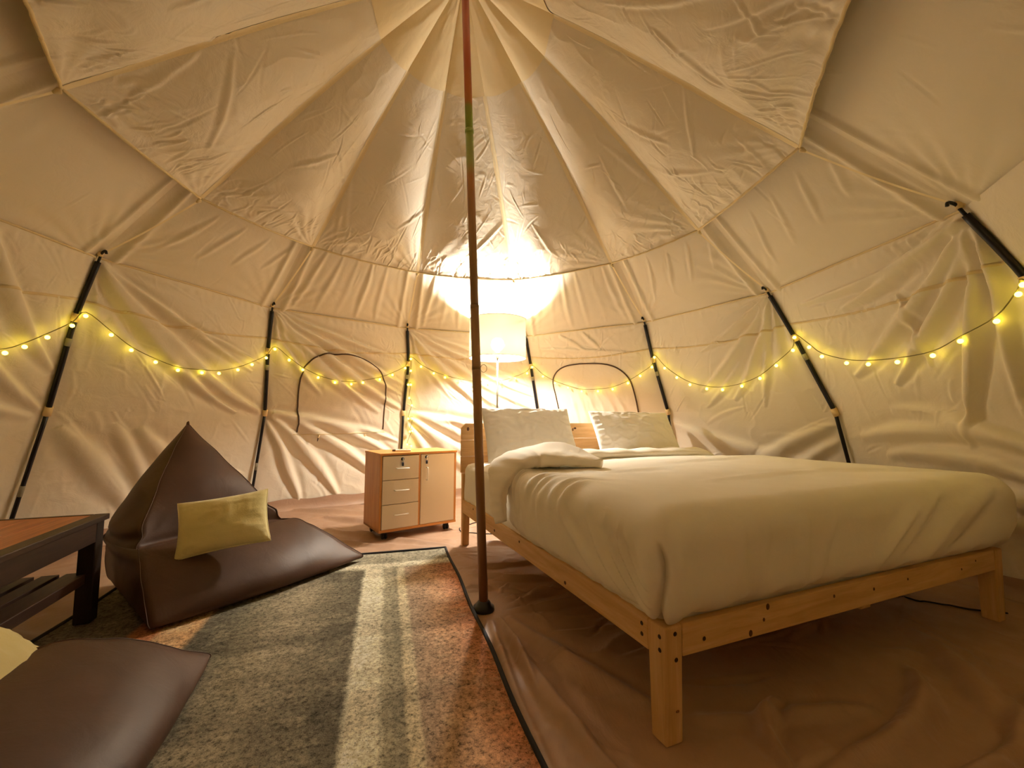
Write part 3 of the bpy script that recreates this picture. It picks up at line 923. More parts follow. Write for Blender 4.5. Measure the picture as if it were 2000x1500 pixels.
# ------------------------------------------------------------------ centre pole
TOP = np.array((-0.258, 2.056, 3.24)); FOOT = np.array((POLE_FOOT[0], POLE_FOOT[1], 0.0))
cp = props(empty('centre_pole', tuple(FOOT)), 'tall worn brown metal tent pole standing in the middle of the tent', 'pole')
ax = (TOP - FOOT)
def on(t): return ax * t
tube('lower_tube', [on(0.008), on(0.24), on(0.445)], 0.0215, M['pole'], cp, 20)
tube('middle_tube', [on(0.445), on(0.60), on(0.725)], 0.0200, M['pole'], cp, 20)
tube('upper_tube', [on(0.725), on(0.85), on(1.0)], 0.0192, M['pole'], cp, 20)
for t in (0.445, 0.352, 0.725):
    tube('tube_joint', [on(t - 0.003), on(t + 0.003)], 0.0222, M['pole'], cp, 20)
lathe('pole_foot', [(0.0, 0.0), (0.048, 0.0), (0.050, 0.006), (0.048, 0.020), (0.036, 0.026), (0.030, 0.040), (0.024, 0.046), (0.0, 0.046)], M['rubber'], cp, 32)
rc = on(0.352)
rg = [rc + np.array((0.036 + 0.015 * math.cos(a), -0.012, -0.004 + 0.019 * math.sin(a))) for a in np.linspace(0, 2 * np.pi, 20, endpoint=False)]
tube('pull_ring', rg, 0.0016, M['chrome'], cp, 6, closed=True)

# ------------------------------------------------------------------ rug
rug = empty('patchwork_rug', (RUG_O[0], RUG_O[1], 0.0))
rug.matrix_world = Matrix(((RUG_N[0], RUG_D[0], 0, RUG_O[0]), (RUG_N[1], RUG_D[1], 0, RUG_O[1]), (0, 0, 1, 0), (0, 0, 0, 1)))
# the left-handed frame above is turned into a proper rotation: x to the left, y to the camera needs z down, so build with explicit corners instead
rug.matrix_world = Matrix.Translation((RUG_O[0], RUG_O[1], 0.0))
props(rug, 'flat patchwork rug in faded grey, green, rust and cream with black binding', 'rug')
def rug_h(u, v):
    return 0.012 + 0.003 * vnoise(u * 3, v * 3, 3) * sm(0, 0.1, u) * sm(0, 0.1, RUG_W - u)
nu, nv = 70, 90
U, V = np.meshgrid(np.linspace(0, RUG_W, nu), np.linspace(0, RUG_L, nv))
rm = raw_mesh('pile', np.stack([U, V, rug_h(U, V)], -1).reshape(-1, 3), grid_faces(nv, nu)[:, ::-1])
pile = link('pile', rm, M['rug'], None)
# mesh kept in rug coordinates (x across, y along); a mirrored placement is baked into the vertices instead of the transform
rm2 = np.zeros(len(rm.vertices) * 3, dtype=np.float32); rm.vertices.foreach_get('co', rm2)
pile.parent = rug
co = rm2.reshape(-1, 3).copy(); co[:, 0] *= -1
rm.vertices.foreach_set('co', co.ravel()); rm.flip_normals(); rm.update()
RUG_RZ = math.atan2(-RUG_N[1], -RUG_N[0])
rug.matrix_world = Matrix.Translation((RUG_O[0], RUG_O[1], 0.0)) @ Matrix.Rotation(RUG_RZ, 4, 'Z') @ Matrix.Diagonal((1, 1, 1, 1))
def rp(u, v, z): return (-u, -v, z)
co[:, 1] *= -1
rm.vertices.foreach_set('co', co.ravel()); rm.flip_normals(); rm.update()
bw = 0.012
for nm, a, b in (('right_edge', (0, 0), (0, RUG_L)), ('far_edge', (0, 0), (RUG_W, 0)), ('left_edge', (RUG_W, 0), (RUG_W, RUG_L)), ('near_edge', (0, RUG_L), (RUG_W, RUG_L))):
    ps = [rp(a[0] + (b[0] - a[0]) * t + 0.004 * math.sin(t * 19) * (a[0] == b[0]), a[1] + (b[1] - a[1]) * t, 0.0125) for t in np.linspace(0, 1, 40)]
    tube('edge_binding', ps, 0.0085, M['binding'], rug, 8)
lo = box('backing', rp(RUG_W, RUG_L, 0.002), rp(0, 0, 0.008), M['binding'], rug, 0.0)

# ------------------------------------------------------------------ soft shapes
def soft_box(lo, hi, r, n=40, relief=None, square=2.0):
    """closed rounded block, dense enough for cloth relief"""
    lo, hi = np.array(lo, float), np.array(hi, float)
    c, hf = (lo + hi) / 2, (hi - lo) / 2
    t = np.sin(np.linspace(-1, 1, n) * np.pi / 2)        # denser towards the edges
    V, F = [], []
    base = 0
    A, B = np.meshgrid(t, t, indexing='ij')
    for axis in range(3):
        for s in (-1, 1):
            P = np.zeros((n, n, 3))
            o = [i for i in range(3) if i != axis]
            P[..., axis] = s; P[..., o[0]] = A; P[..., o[1]] = B
            f = grid_faces(n, n)
            if (s > 0) == (axis == 1):
                f = f[:, ::-1]
            V.append(P.reshape(-1, 3)); F.append(f + base); base += n * n
    V, F = np.concatenate(V), np.concatenate(F)
    W = V * hf
    inner = np.maximum(hf - r, 0.001)
    # spread samples towards the rounded rim
    q = np.clip(W, -inner, inner)
    d = W - q
    ln = np.linalg.norm(d, axis=1, keepdims=True)
    if square != 2.0:                                    # upright edges squarer than the rim
        lp = np.sqrt((np.abs(d[:, 0]) ** square + np.abs(d[:, 1]) ** square) ** (2 / square) + d[:, 2] ** 2)[:, None]
    else:
        lp = ln
    N = np.where(ln > 1e-9, d / np.maximum(ln, 1e-9), V)
    big = np.abs(d) > 1e-9
    r3 = np.minimum(r, hf)
    W = q + d / np.maximum(lp, 1e-9) * np.where(ln > 1e-9, r, 0)
    W = W + c
    if relief is not None:
        W = W + N * relief(W, N)[:, None]
    return W, F

def weld(name, W, F, mat, parent=None, dist=1e-4):
    me = raw_mesh(name, W, F)
    bm = bmesh.new(); bm.from_mesh(me)
    bmesh.ops.remove_doubles(bm, verts=bm.verts, dist=dist)
    bmesh.ops.recalc_face_normals(bm, faces=bm.faces)
    bm.to_mesh(me); bm.free()
    return link(name, me, mat, parent)

def pillow_mesh(name, W, H, T, mat, parent=None, pinch=0.07, n=56, seed=0.0, wr=0.006, sag=0.0, flange=0.0):
    t = np.sin(np.linspace(-1, 1, n) * np.pi / 2)
    A, B = np.meshgrid(t, t)
    X = A * W / 2 * (1 - pinch * (1 - B ** 2)) 
    Y = B * H / 2 * (1 - pinch * 1.2 * (1 - A ** 2))
    prof = ((1 - A ** 2) * (1 - B ** 2)) ** 0.42
    edge = (1 - np.abs(A) ** 8) * (1 - np.abs(B) ** 8)
    rel = wr * (fbm(A * 2.2 + seed, B * 2.2, seed, 4) + 1.2 * (1 - np.abs(fbm(A * 3 + seed, B * 2.2 + 4, seed + 3, 3))) ** 4)
    gat = wr * 0.7 * (np.sin(A * 42 + seed) * np.exp(-((1 - np.abs(B)) / 0.16) ** 2) + np.sin(B * 30 + seed) * np.exp(-((1 - np.abs(A)) / 0.16) ** 2))
    top = T / 2 * prof + (rel + gat) * edge
    bot = -T / 2 * prof + rel * 0.5 * edge
    Y2 = Y - sag * (1 - B) * 0.0
    P1 = np.stack([X, Y2, top], -1); P2 = np.stack([X, Y2, bot], -1)
    V = np.concatenate([P1.reshape(-1, 3), P2.reshape(-1, 3)])
    F = np.concatenate([grid_faces(n, n), grid_faces(n, n)[:, ::-1] + n * n])
    return weld(name, V, F, mat, parent)

# ------------------------------------------------------------------ bed
def bed_empty(name): return empty(name, (BED_A[0], BED_A[1], 0), BED_ROT)
bed = props(bed_empty('double_bed'), 'low pine double bed frame with plank headboard and square legs', 'bed')
RT, RB = 0.318, 0.228
def leg(x0, y0, x1, y1, z1):
    bm = bmesh.new()
    add_box(bm, (x0, y0, 0.0), (x1, y1, z1), 0.006, 3)
    for v in bm.verts:                                   # rounded foot
        if v.co.z < 0.02:
            c = Vector(((x0 + x1) / 2, (y0 + y1) / 2, v.co.z))
            v.co.xy = c.xy + (v.co.xy - c.xy) * 0.88
    return bm_obj('leg', bm, M['pine_z'], bed)
LW = 0.068
leg(0, 0, LW, LW, RT - 0.001); leg(BED_W - LW, 0, BED_W, LW, RT - 0.001)
HBY = BED_L - 0.028
leg(0.0, BED_L - 0.068, LW - .01, BED_L - 0.028, 0.50); leg(BED_W - LW + .01, BED_L - 0.068, BED_W, BED_L - 0.028, 0.50)
box('side_rail', (0.002, LW, RB), (0.030, BED_L - 0.068, RT), M['pine_y'], bed)
box('side_rail', (BED_W - 0.030, LW, RB), (BED_W - 0.002, BED_L - 0.068, RT), M['pine_y'], bed)
box('foot_rail', (LW, 0.002, RB), (BED_W - LW, 0.030, RT), M['pine_x'], bed)
box('head_rail', (LW - .01, BED_L - 0.060, RB), (BED_W - LW + .01, BED_L - 0.032, RT), M['pine_x'], bed)
for i in range(12):
    y = 0.10 + i * 0.155
    box('slat', (0.03, y, 0.258), (BED_W - 0.03, y + 0.08, 0.274), M['pine_x'], bed, 0.002)
box('centre_beam', (BED_W / 2 - 0.03, 0.03, 0.20), (BED_W / 2 + 0.03, BED_L - 0.06, 0.258), M['pine_y'], bed)
# headboard: three planks, the top one with cut corners
zs = [0.500, 0.618, 0.736, 0.858]
for i in range(3):
    z0, z1 = zs[i], zs[i + 1] - 0.0025
    bm = bmesh.new()
    if i == 2:
        c = 0.030
        prof = [(0, z0), (BED_W, z0), (BED_W, z1 - c), (BED_W - c, z1), (c, z1), (0, z1 - c)]
        f = bm.faces.new([bm.verts.new((x, HBY, z)) for x, z in prof])
        r = bmesh.ops.extrude_face_region(bm, geom=[f])
        for v in r['geom']:
            if isinstance(v, bmesh.types.BMVert):
                v.co.y += 0.026
        bmesh.ops.bevel(bm, geom=list(bm.edges), offset=0.003, segments=2, affect='EDGES')
        bm_obj('headboard_plank', bm, M['pine_x'], bed)
    else:
        bm.free()
        box('headboard_plank', (0, HBY, z0), (BED_W, HBY + 0.026, z1), M['pine_x'], bed, 0.003)
def spot(name, p, r, normal, mat, par=bed, sx=1.0, depth=0.0015):
    """flat round boss on a surface: screw head or knot"""
    n = Vector(normal).normalized()
    s = n.cross(Vector((0, 0, 1))).normalized() if abs(n.z) < 0.9 else Vector((1, 0, 0))
    u = s.cross(n)
    bm = bmesh.new()
    a = [bm.verts.new(Vector(p) + (s * math.cos(t) * r * sx + u * math.sin(t) * r)) for t in np.linspace(0, 2 * math.pi, 14, endpoint=False)]
    b = [bm.verts.new(v.co + n * depth - (v.co - Vector(p)) * 0.25) for v in a]
    for i in range(14):
        bm.faces.new((a[i], a[(i + 1) % 14], b[(i + 1) % 14], b[i]))
    bm.faces.new(b)
    return bm_obj(name, bm, mat, par)
for x, z in ((0.040, 0.296), (0.042, 0.226), (0.150, 0.262)):
    spot('screw', (x, 0.0 if x < LW else 0.002, z), 0.0065, (0, -1, 0), M['screw'])
for y, z in ((0.018, 0.288), (0.018, 0.252), (0.095, 0.292), (0.095, 0.262)):
    spot('screw', (0.0 if y < LW else 0.002, y, z), 0.0065, (-1, 0, 0), M['screw'])
for x, z, r in ((0.42, 0.308, 0.010), (0.40, 0.272, 0.006), (0.34, 0.242, 0.010), (0.75, 0.290, 0.006), (0.98, 0.280, 0.006), (1.2, 0.285, 0.005), (1.72, 0.29, 0.005), (1.6, 0.27, 0.005)):
    spot('knot', (x, 0.002, z), r, (0, -1, 0), M['knot'], sx=0.8)
for y, z, r in ((0.55, 0.25, 0.007), (1.0, 0.29, 0.006), (1.35, 0.26, 0.008), (1.75, 0.30, 0.007)):
    spot('knot', (0.002, y, z), r, (-1, 0, 0), M['knot'], sx=1.2)
for x, z, r, sx in ((0.048, 0.815, 0.014, 0.7), (0.93, 0.805, 0.013, 0.5), (0.95, 0.815, 0.008, 1.6)):
    spot('knot', (x, HBY, z), r, (0, -1, 0), M['knot'], sx=sx)
spot('knot', (0.042, 0.0, 0.09), 0.004, (0, -1, 0), M['knot_soft'], sx=1.6)

# mattress in its fitted sheet
def mat_rel(Wp, N):
    x, y, z = Wp.T
    side = np.abs(N[:, 2]) < 0.7
    r = 0.004 * fbm(x * 4, y * 4 + z * 3, 2, 3)
    r = r + np.where(side, 0.005 * np.sin(y * 62 + 5 * vnoise(y * 4, z * 3, 4)) * (0.5 + 0.5 * vnoise(y * 6, z * 0, 6)), 0.003 * np.sin(x * 30 + y * 14 + 4 * vnoise(x * 5, y * 5, 3)) * (vnoise(x * 4, y * 4, 9) > 0))
    return r
mt = bed_empty('mattress')
props(mt, 'thick mattress in a white fitted sheet on the pine bed', 'mattress')
W_, F_ = soft_box((0.012, 0.035, 0.2755), (BED_W - 0.012, HBY - 0.006, 0.575), 0.062, 64, mat_rel)
W_[:, 2] = np.maximum(W_[:, 2], 0.2745)
weld('fitted_sheet', W_, F_, M['sheet'], mt)

# duvet: puffy cover tucked over foot and sides
def duvet_rel(Wp, N):
    x, y, z = Wp.T
    r = 0.009 * fbm(x * 1.6, y * 1.6 + z * 2, 5, 4)
    top = sm(0.3, 0.8, N[:, 2])
    r = r + top * 0.010 * np.sin(np.pi * np.clip(x / BED_W, 0, 1))
    # gathers running off the left edge
    g = np.exp(-((x - 0.02) / 0.13) ** 2) * sm(0.46, 0.6, z)
    r = r + g * 0.015 * np.sin(y * 60 + 14 * x + 5.0 * vnoise(y * 6, x * 4, 2)) * np.clip(0.25 + 0.9 * vnoise(y * 6, x * 2 + 1, 8), 0, 1) * sm(0.25, 0.6, y)
    # foot side: hanging folds
    ft = sm(0.5, 0.9, -N[:, 1])
    for x0, x1, w, a in ((0.42, 0.36, .03, .010), (0.60, 0.58, .03, .009), (0.78, 0.62, .025, .010), (1.30, 0.92, .035, .018), (1.42, 1.0, .03, .014), (1.75, 1.2, .05, .020), (1.82, 1.35, .04, .014), (0.3, 0.3, .03, .007)):
        r = r + ft * fold(x, z, x0, 0.60, x1, 0.33, w, a, x0, 0.02)
    # near corner: tension folds sweeping into the tuck
    sd = sm(0.5, 0.9, -N[:, 0])
    for y0, z0, y1, z1, w, a in ((0.36, 0.60, 0.05, 0.33, .020, .022), (0.24, 0.60, 0.03, 0.35, .016, .020), (0.16, 0.59, 0.02, 0.38, .014, .018), (0.10, 0.57, 0.015, 0.42, .012, .013), (0.55, 0.58, 0.14, 0.33, .028, .015)):
        r = r + sd * fold(y, z, y0, z0, y1, z1, w, a, y0, -0.03)
    for y0 in (0.75, 0.95, 1.05):
        r = r + sd * fold(y, z, y0, 0.62, y0 - 0.1, 0.36, .03, .008, y0)
    rt = np.hypot(x + 0.02, y + 0.02)
    r = r + 0.016 * np.exp(-((rt - 0.05) / 0.03) ** 2) * sm(0.58, 0.5, z)
    r = r - 0.034 * np.exp(-(np.abs(x - y - 0.012 * np.sin(z * 30)) / 0.012) ** 2) * (rt < 0.09) * sm(0.57, 0.5, z)          # corner tuck
    # bulging hem
    r = r + 0.010 * np.exp(-((z - 0.36) / 0.03) ** 2) * (1 - top) + 0.007 * np.sin(x * 36 + y * 40) * np.exp(-((z - 0.335) / 0.03) ** 2) * (1 - top)
    r = r + top * (fold(x, y, 0.5, 0.35, 1.5, 0.42, .05, .008, 1) + fold(x, y, 0.9, 1.0, 1.7, 1.1, .06, .010, 2) + fold(x, y, 1.2, 0.55, 1.9, 0.15, .05, .010, 3) + fold(x, y, 0.3, 0.75, 0.8, 0.85, .05, .008, 4))
    return r
dv = bed_empty('duvet')
props(dv, 'puffy cream duvet spread over the bed with one corner folded back', 'duvet')
W_, F_ = soft_box((-0.030, -0.032, 0.322), (BED_W + 0.055, 1.56, 0.640), 0.105, 160, duvet_rel, 4.0)
# left head corner is drawn back, and the head edge is thinner
t = sm(0.9, 1.56, W_[:, 1]); 
xl = 1 - sm(0.0, 0.75, W_[:, 0])
W_[:, 1] -= 0.42 * t * xl
W_[:, 2] -= 0.02 * sm(1.1, 1.5, W_[:, 1]) * (W_[:, 2] > 0.5)
W_[:, 0] += 0.06 * sm(1.3, 1.95, W_[:, 0]) * (1 - sm(0.0, 0.6, W_[:, 1])) * sm(0.36, 0.45, W_[:, 2])
weld('duvet_cover', W_, F_, M['duvet'], dv)
# folded-back corner: thick double layer lying across the edge
sp = catmull([(-0.055, 1.10, 0.365), (-0.062, 1.13, 0.46), (-0.045, 1.14, 0.57), (0.03, 1.17, 0.655), (0.17, 1.16, 0.680), (0.32, 1.06, 0.678), (0.44, 0.93, 0.662)], 8)
wid = np.interp(np.linspace(0, 1, len(sp)), [0, .15, .35, .5, .7, .88, 1], [.055, .07, .09, .15, .21, .12, .04])
thk = np.interp(np.linspace(0, 1, len(sp)), [0, .2, .45, .7, 1], [.018, .026, .036, .045, .022])
rows = []
for i, p in enumerate(sp):
    tg = sp[min(i + 1, len(sp) - 1)] - sp[max(i - 1, 0)]; tg /= np.linalg.norm(tg)
    up = np.array((-0.85, 0, 0.15)) if i < 18 else np.array((0, 0, 1.0))
    up = np.array((-1 + min(1, i / 24), 0, min(1, i / 20) + 0.05)); up /= np.linalg.norm(up)
    sd_ = np.cross(up, tg); sd_ /= np.linalg.norm(sd_); up = np.cross(tg, sd_)
    ring_ = []
    for a in np.linspace(0, 2 * np.pi, 40, endpoint=False):
        c, s = math.cos(a), math.sin(a)
        cc = np.sign(c) * abs(c) ** 0.8; ss = np.sign(s) * abs(s) ** 0.55
        wob = 1 + 0.10 * math.sin(i * 0.9 + 3 * a) * 0.5 + 0.06 * math.sin(i * 1.7)
        bump = 0.060 * math.exp(-((i - 37) / 6.5) ** 2) * max(0, c) ** 1.5
        ring_.append(p + sd_ * cc * wid[i] + up * (ss * thk[i] * wob + bump))
    rows.append(ring_)
P_ = np.array(rows)
P_ = np.concatenate([P_[:1].mean(1, keepdims=True).repeat(40, 1), P_, P_[-1:].mean(1, keepdims=True).repeat(40, 1)])
g_ = grid('folded_corner', P_, M['duvet'], dv, wrap=True)
# rolled head edge of the duvet
hs = catmull([(0.40, 1.30, 0.665), (0.75, 1.50, 0.655), (1.2, 1.62, 0.640), (1.6, 1.66, 0.635), (1.93, 1.68, 0.615), (2.03, 1.62, 0.52), (2.035, 1.58, 0.40)], 8)
rows = []
for i, p in enumerate(hs):
    tg = hs[min(i + 1, len(hs) - 1)] - hs[max(i - 1, 0)]; tg /= np.linalg.norm(tg)
    sd_ = np.cross((0, 0, 1), tg); sd_ /= max(np.linalg.norm(sd_), 1e-6); up = np.cross(tg, sd_)
    f = 0.6 + 0.4 * min(1, i / 8)
    rows.append([p + sd_ * math.cos(a) * 0.10 * f + up * math.sin(a) * (0.034 + 0.006 * math.sin(i * 1.1)) * f for a in np.linspace(0, 2 * np.pi, 24, endpoint=False)])
P_ = np.array(rows); P_ = np.concatenate([P_[:1].mean(1, keepdims=True).repeat(24, 1), P_, P_[-1:].mean(1, keepdims=True).repeat(24, 1)])
grid('head_edge', P_, M['duvet'], dv, wrap=True)

# pillows
def bed_pillow(name, label, cx, yb, zb, lean, W, H, T, seed, roll=0.0, yaw=0.0):
    r = props(empty(name), label, 'pillow', 'white pillows against the headboard')
    Mx = Matrix.Translation((BED_A[0], BED_A[1], 0)) @ Matrix.Rotation(BED_ROT, 4, 'Z') @ Matrix.Translation((cx, yb, zb)) @ Matrix.Rotation(yaw, 4, 'Z') @ Matrix.Rotation(lean, 4, 'X') @ Matrix.Rotation(roll, 4, 'Z') @ Matrix.Translation((0, H / 2, T / 2 * 0.2))
    r.matrix_world = Mx
    pillow_mesh('pillow_case', W, H, T, M['pillow'], r, 0.035, 90, seed, 0.008)
    z = [(-W / 2 + 0.03 + (W - 0.06) * t, H / 2 - 0.028 + 0.004 * math.sin(t * 30), 0.012 + 0.022 * math.sin(math.pi * t)) for t in np.linspace(0, 1, 30)]
    tube('hem_fold', z, [0.004 + 0.006 * math.sin(math.pi * t) for t in np.linspace(0, 1, 30)], M['pillow'], r, 8)
    return r
bed_pillow('bed_pillow', 'white pillow leaning upright at the left end of the headboard', 0.475, 1.795, 0.585, math.radians(64), 0.72, 0.42, 0.15, 1.3, 0.0)
bed_pillow('bed_pillow', 'white pillow slumped at the right end of the headboard', 1.44, 1.80, 0.572, math.radians(62), 0.80, 0.42, 0.15, 5.1, -0.01)

# ------------------------------------------------------------------ cabinet
cab = props(empty('storage_cabinet', (CAB_O[0], CAB_O[1], 0), CAB_ROT), 'small wooden cabinet with three cream drawers and a cream door on casters', 'cabinet')
CW, CD, CH0, CH1 = 0.625, 0.36, 0.062, 0.632
T_ = 0.017
box('side_panel', (0, 0.0, CH0), (T_, CD, CH1 - T_), M['cab_z'], cab, 0.0015)
box('side_panel', (CW - T_, 0.0, CH0), (CW, CD, CH1 - T_), M['cab_z'], cab, 0.0015)
box('top_panel', (-0.004, -0.006, CH1 - T_), (CW + 0.004, CD, CH1), M['cab_x'], cab, 0.002)
box('bottom_panel', (0, -0.004, CH0 - 0.002), (CW, CD, CH0 + T_), M['cab_x'], cab, 0.0015)
box('back_panel', (T_, CD - 0.01, CH0 + T_), (CW - T_, CD - 0.002, CH1 - T_), M['cab_z'], cab, 0)
box('divider', (0.302, 0.002, CH0 + T_), (0.317, CD - 0.01, CH1 - T_), M['cab_z'], cab, 0.001)
def wire_handle(par, p0, p1, out):
    a, b = np.array(p0, float), np.array(p1, float); o = np.array((0, -out, 0))
    pts = [a, a + o * 0.8, a + o + (b - a) * 0.06, a + o + (b - a) * 0.94, b + o * 0.8, b]
    return tube('handle', pts, 0.0042, M['handle'], par, 8)
def lock(par, x, z, y=-0.001):
    lathe_o = lathe('lock', [(0.0, 0.006), (0.010, 0.006), (0.0125, 0.003), (0.0125, 0.0)], M['black'], par, 18)
    lathe_o.matrix_local = Matrix.Translation((x, y, z)) @ Matrix.Rotation(math.pi / 2, 4, 'X')
    bm = bmesh.new()
    add_box(bm, (x - 0.004, y - 0.012, z - 0.026), (x + 0.004, y - 0.009, z + 0.004), 0.0008, 1)
    bm_obj('key', bm, M['chrome'], par)
    bm = bmesh.new()
    add_box(bm, (x - 0.009, y - 0.013, z - 0.052), (x + 0.007, y - 0.008, z - 0.024), 0.002, 2)
    bm_obj('key_tag', bm, M['blue_tag'], par)
    bm = bmesh.new()
    add_box(bm, (x - 0.006, y - 0.0145, z - 0.049), (x + 0.005, y - 0.0125, z - 0.030), 0.002, 2)
    bm_obj('key_bow', bm, M['black'], par)
z0 = CH0 + T_ + 0.002; z1 = CH1 - T_ - 0.002
dh = (z1 - z0) / 3
for i in range(3):
    a, b = z0 + i * dh, z0 + (i + 1) * dh - 0.004
    d = box('drawer', (T_ + 0.002, -0.004 - 0.003 * (i == 0), a), (0.300, 0.014, b), M['laminate'], cab, 0.0015)
    zc = (a + b) / 2
    if i == 2:
        wire_handle(d, (0.120, -0.004, b - 0.092), (0.215, -0.004, b - 0.092), 0.024)
        lock(d, 0.168, b - 0.024, -0.004)
    else:
        wire_handle(d, (0.110, -0.005, zc + 0.012), (0.215, -0.005, zc + 0.012), 0.024)
door = box('door', (0.319, -0.002, z0), (CW - T_ - 0.002, 0.014, z1 - 0.002), M['laminate'], cab, 0.0015)
wire_handle(door, (0.365, -0.002, 0.415), (0.365, -0.002, 0.510), 0.026)
lock(door, 0.362, z1 - 0.022, -0.002)
for x, y in ((0.06, 0.05), (0.565, 0.05), (0.06, 0.31), (0.565, 0.31)):
    c = empty('caster', (x, y, 0), 0, cab)
    bm = bmesh.new()
    add_box(bm, (-0.016, -0.016, 0.040), (0.016, 0.016, 0.061), 0.003, 1)
    bm_obj('fork', bm, M['black'], c)
    for s in (-1, 1):
        w = lathe('wheel', [(0.0, -0.008), (0.020, -0.008), (0.0235, -0.004), (0.0235, 0.004), (0.020, 0.008), (0.0, 0.008)], M['black'], c, 20)
        w.matrix_local = Matrix.Translation((s * 0.011, 0.004, 0.0240)) @ Matrix.Rotation(math.pi / 2, 4, 'Y')
# remote on top
q = CAB_O + CAB_X * 0.20 + CAB_Y * 0.10
rem = props(empty('remote_control', (q[0], q[1], CH1 + 0.0005), CAB_ROT - 0.35), 'small white remote control lying on top of the cabinet', 'remote control')
box('casing', (-0.07, -0.02, 0.0), (0.07, 0.02, 0.016), M['remote'], rem, 0.005, 3)
box('end_cap', (-0.0715, -0.0205, 0.002), (-0.045, 0.0205, 0.0168), M['zip'], rem, 0.004, 2)
for i in range(3):
    box('button', (-0.02 + i * 0.025, -0.006, 0.0155), (-0.006 + i * 0.025, 0.006, 0.018), M['sticker'], rem, 0.001, 1)

# ------------------------------------------------------------------ floor lamp
lamp = props(empty('floor_lamp', (LAMP[0], LAMP[1], 0)), 'lit floor lamp with a pale drum shade behind the headboard', 'lamp')
lathe('base', [(0.0, 0.0), (0.135, 0.0), (0.14, 0.006), (0.135, 0.016), (0.02, 0.024), (0.012, 0.04)], M['chrome'], lamp, 36)
tube('stem', [(0, 0, 0.02), (0, 0, 0.8), (0, 0, 1.44)], 0.009, M['chrome'], lamp, 12)
SH0, SH1, SR = 1.430, 1.779, 0.2545
lathe('lamp_shade', [(SR, SH0), (SR, SH0 + 0.1), (SR, SH0 + 0.2), (SR, SH1)], M['shade'], lamp, 64)
for z in (SH0, SH1):
    tube('shade_rim', [(SR * math.cos(a), SR * math.sin(a), z) for a in np.linspace(0, 2 * np.pi, 64, endpoint=False)], 0.0035, M['handle'], lamp, 6, closed=True)
for a in (0.3, 0.3 + 2.094, 0.3 + 4.189):
    tube('shade_spoke', [(0.01 * math.cos(a), 0.01 * math.sin(a), 1.440), (SR * math.cos(a), SR * math.sin(a), SH0 + 0.004)], 0.002, M['chrome'], lamp, 6)
lathe('bulb_socket', [(0.0, 1.43), (0.016, 1.43), (0.018, 1.48), (0.014, 1.49), (0.0, 1.49)], M['handle'], lamp, 18)
bm = bmesh.new(); bmesh.ops.create_uvsphere(bm, u_segments=14, v_segments=10, radius=0.060)
bm_obj('bulb', bm, M['bulb'], lamp, True, (0, 0, 1.555))

# cord of the lamp on the floor
def floor_z(x, y): return float(floor_h(np.array([x]), np.array([y]))[0])
def cord(name, label, pts, r=0.004):
    c = catmull([(x, y, 0) for x, y in pts], 8)
    for i in range(len(c)):
        c[i, 2] = floor_z(c[i, 0], c[i, 1]) + r
    o = c[0].copy()
    m = link(name, tube_mesh(name, c - o, r, 8), M['cord'])
    m.location = tuple(o)
    return props(m, label, 'cord', 'power cords on the floor')
cord('power_cord', 'thin dark power cord on the floor between cabinet and bed leg', [(-0.26, 3.77), (-0.34, 3.66), (-0.41, 3.44), (-0.30, 3.36), (-0.1, 3.34), (0.2, 3.30)])
cord('power_cord', 'thin black cord on the floor under the far foot of the bed', [(1.75, 2.42), (1.95, 2.22), (2.05, 2.14), (2.3, 2.05)])

# ------------------------------------------------------------------ beanbags
BAG = [  # z, front-left corner, front-right corner, back corner, front bulge, left bulge, right bulge
    (0.000, (-.49, .03), (.49, .03), (-.40, .80), .02, .0, .04),
    (0.025, (-.535, .00), (.535, .00), (-.42, .86), .04, .0, .05),
    (0.090, (-.535, .05), (.47, .06), (-.43, .87), .085, .01, .07),
    (0.170, (-.525, .13), (.39, .13), (-.43, .87), .075, .03, .08),
    (0.235, (-.505, .22), (.315, .21), (-.42, .865), .030, .05, .08),
    (0.268, (-.48, .31), (.26, .29), (-.41, .86), -.005, .07, .07),
    (0.262, (-.465, .365), (.225, .35), (-.41, .86), -.060, .06, .06),
    (0.320, (-.445, .40), (.195, .39), (-.395, .86), -.035, .06, .06),
    (0.500, (-.355, .52), (.085, .53), (-.32, .86), .030, .05, .05),
    (0.680, (-.245, .66), (-.035, .67), (-.215, .84), .030, .025, .02),
    (0.790, (-.165, .745), (-.10, .75), (-.155, .80), .010, .008, .008),
    (0.838, (-.131, .778), (-.129, .778), (-.130, .782), 0, 0, 0)]
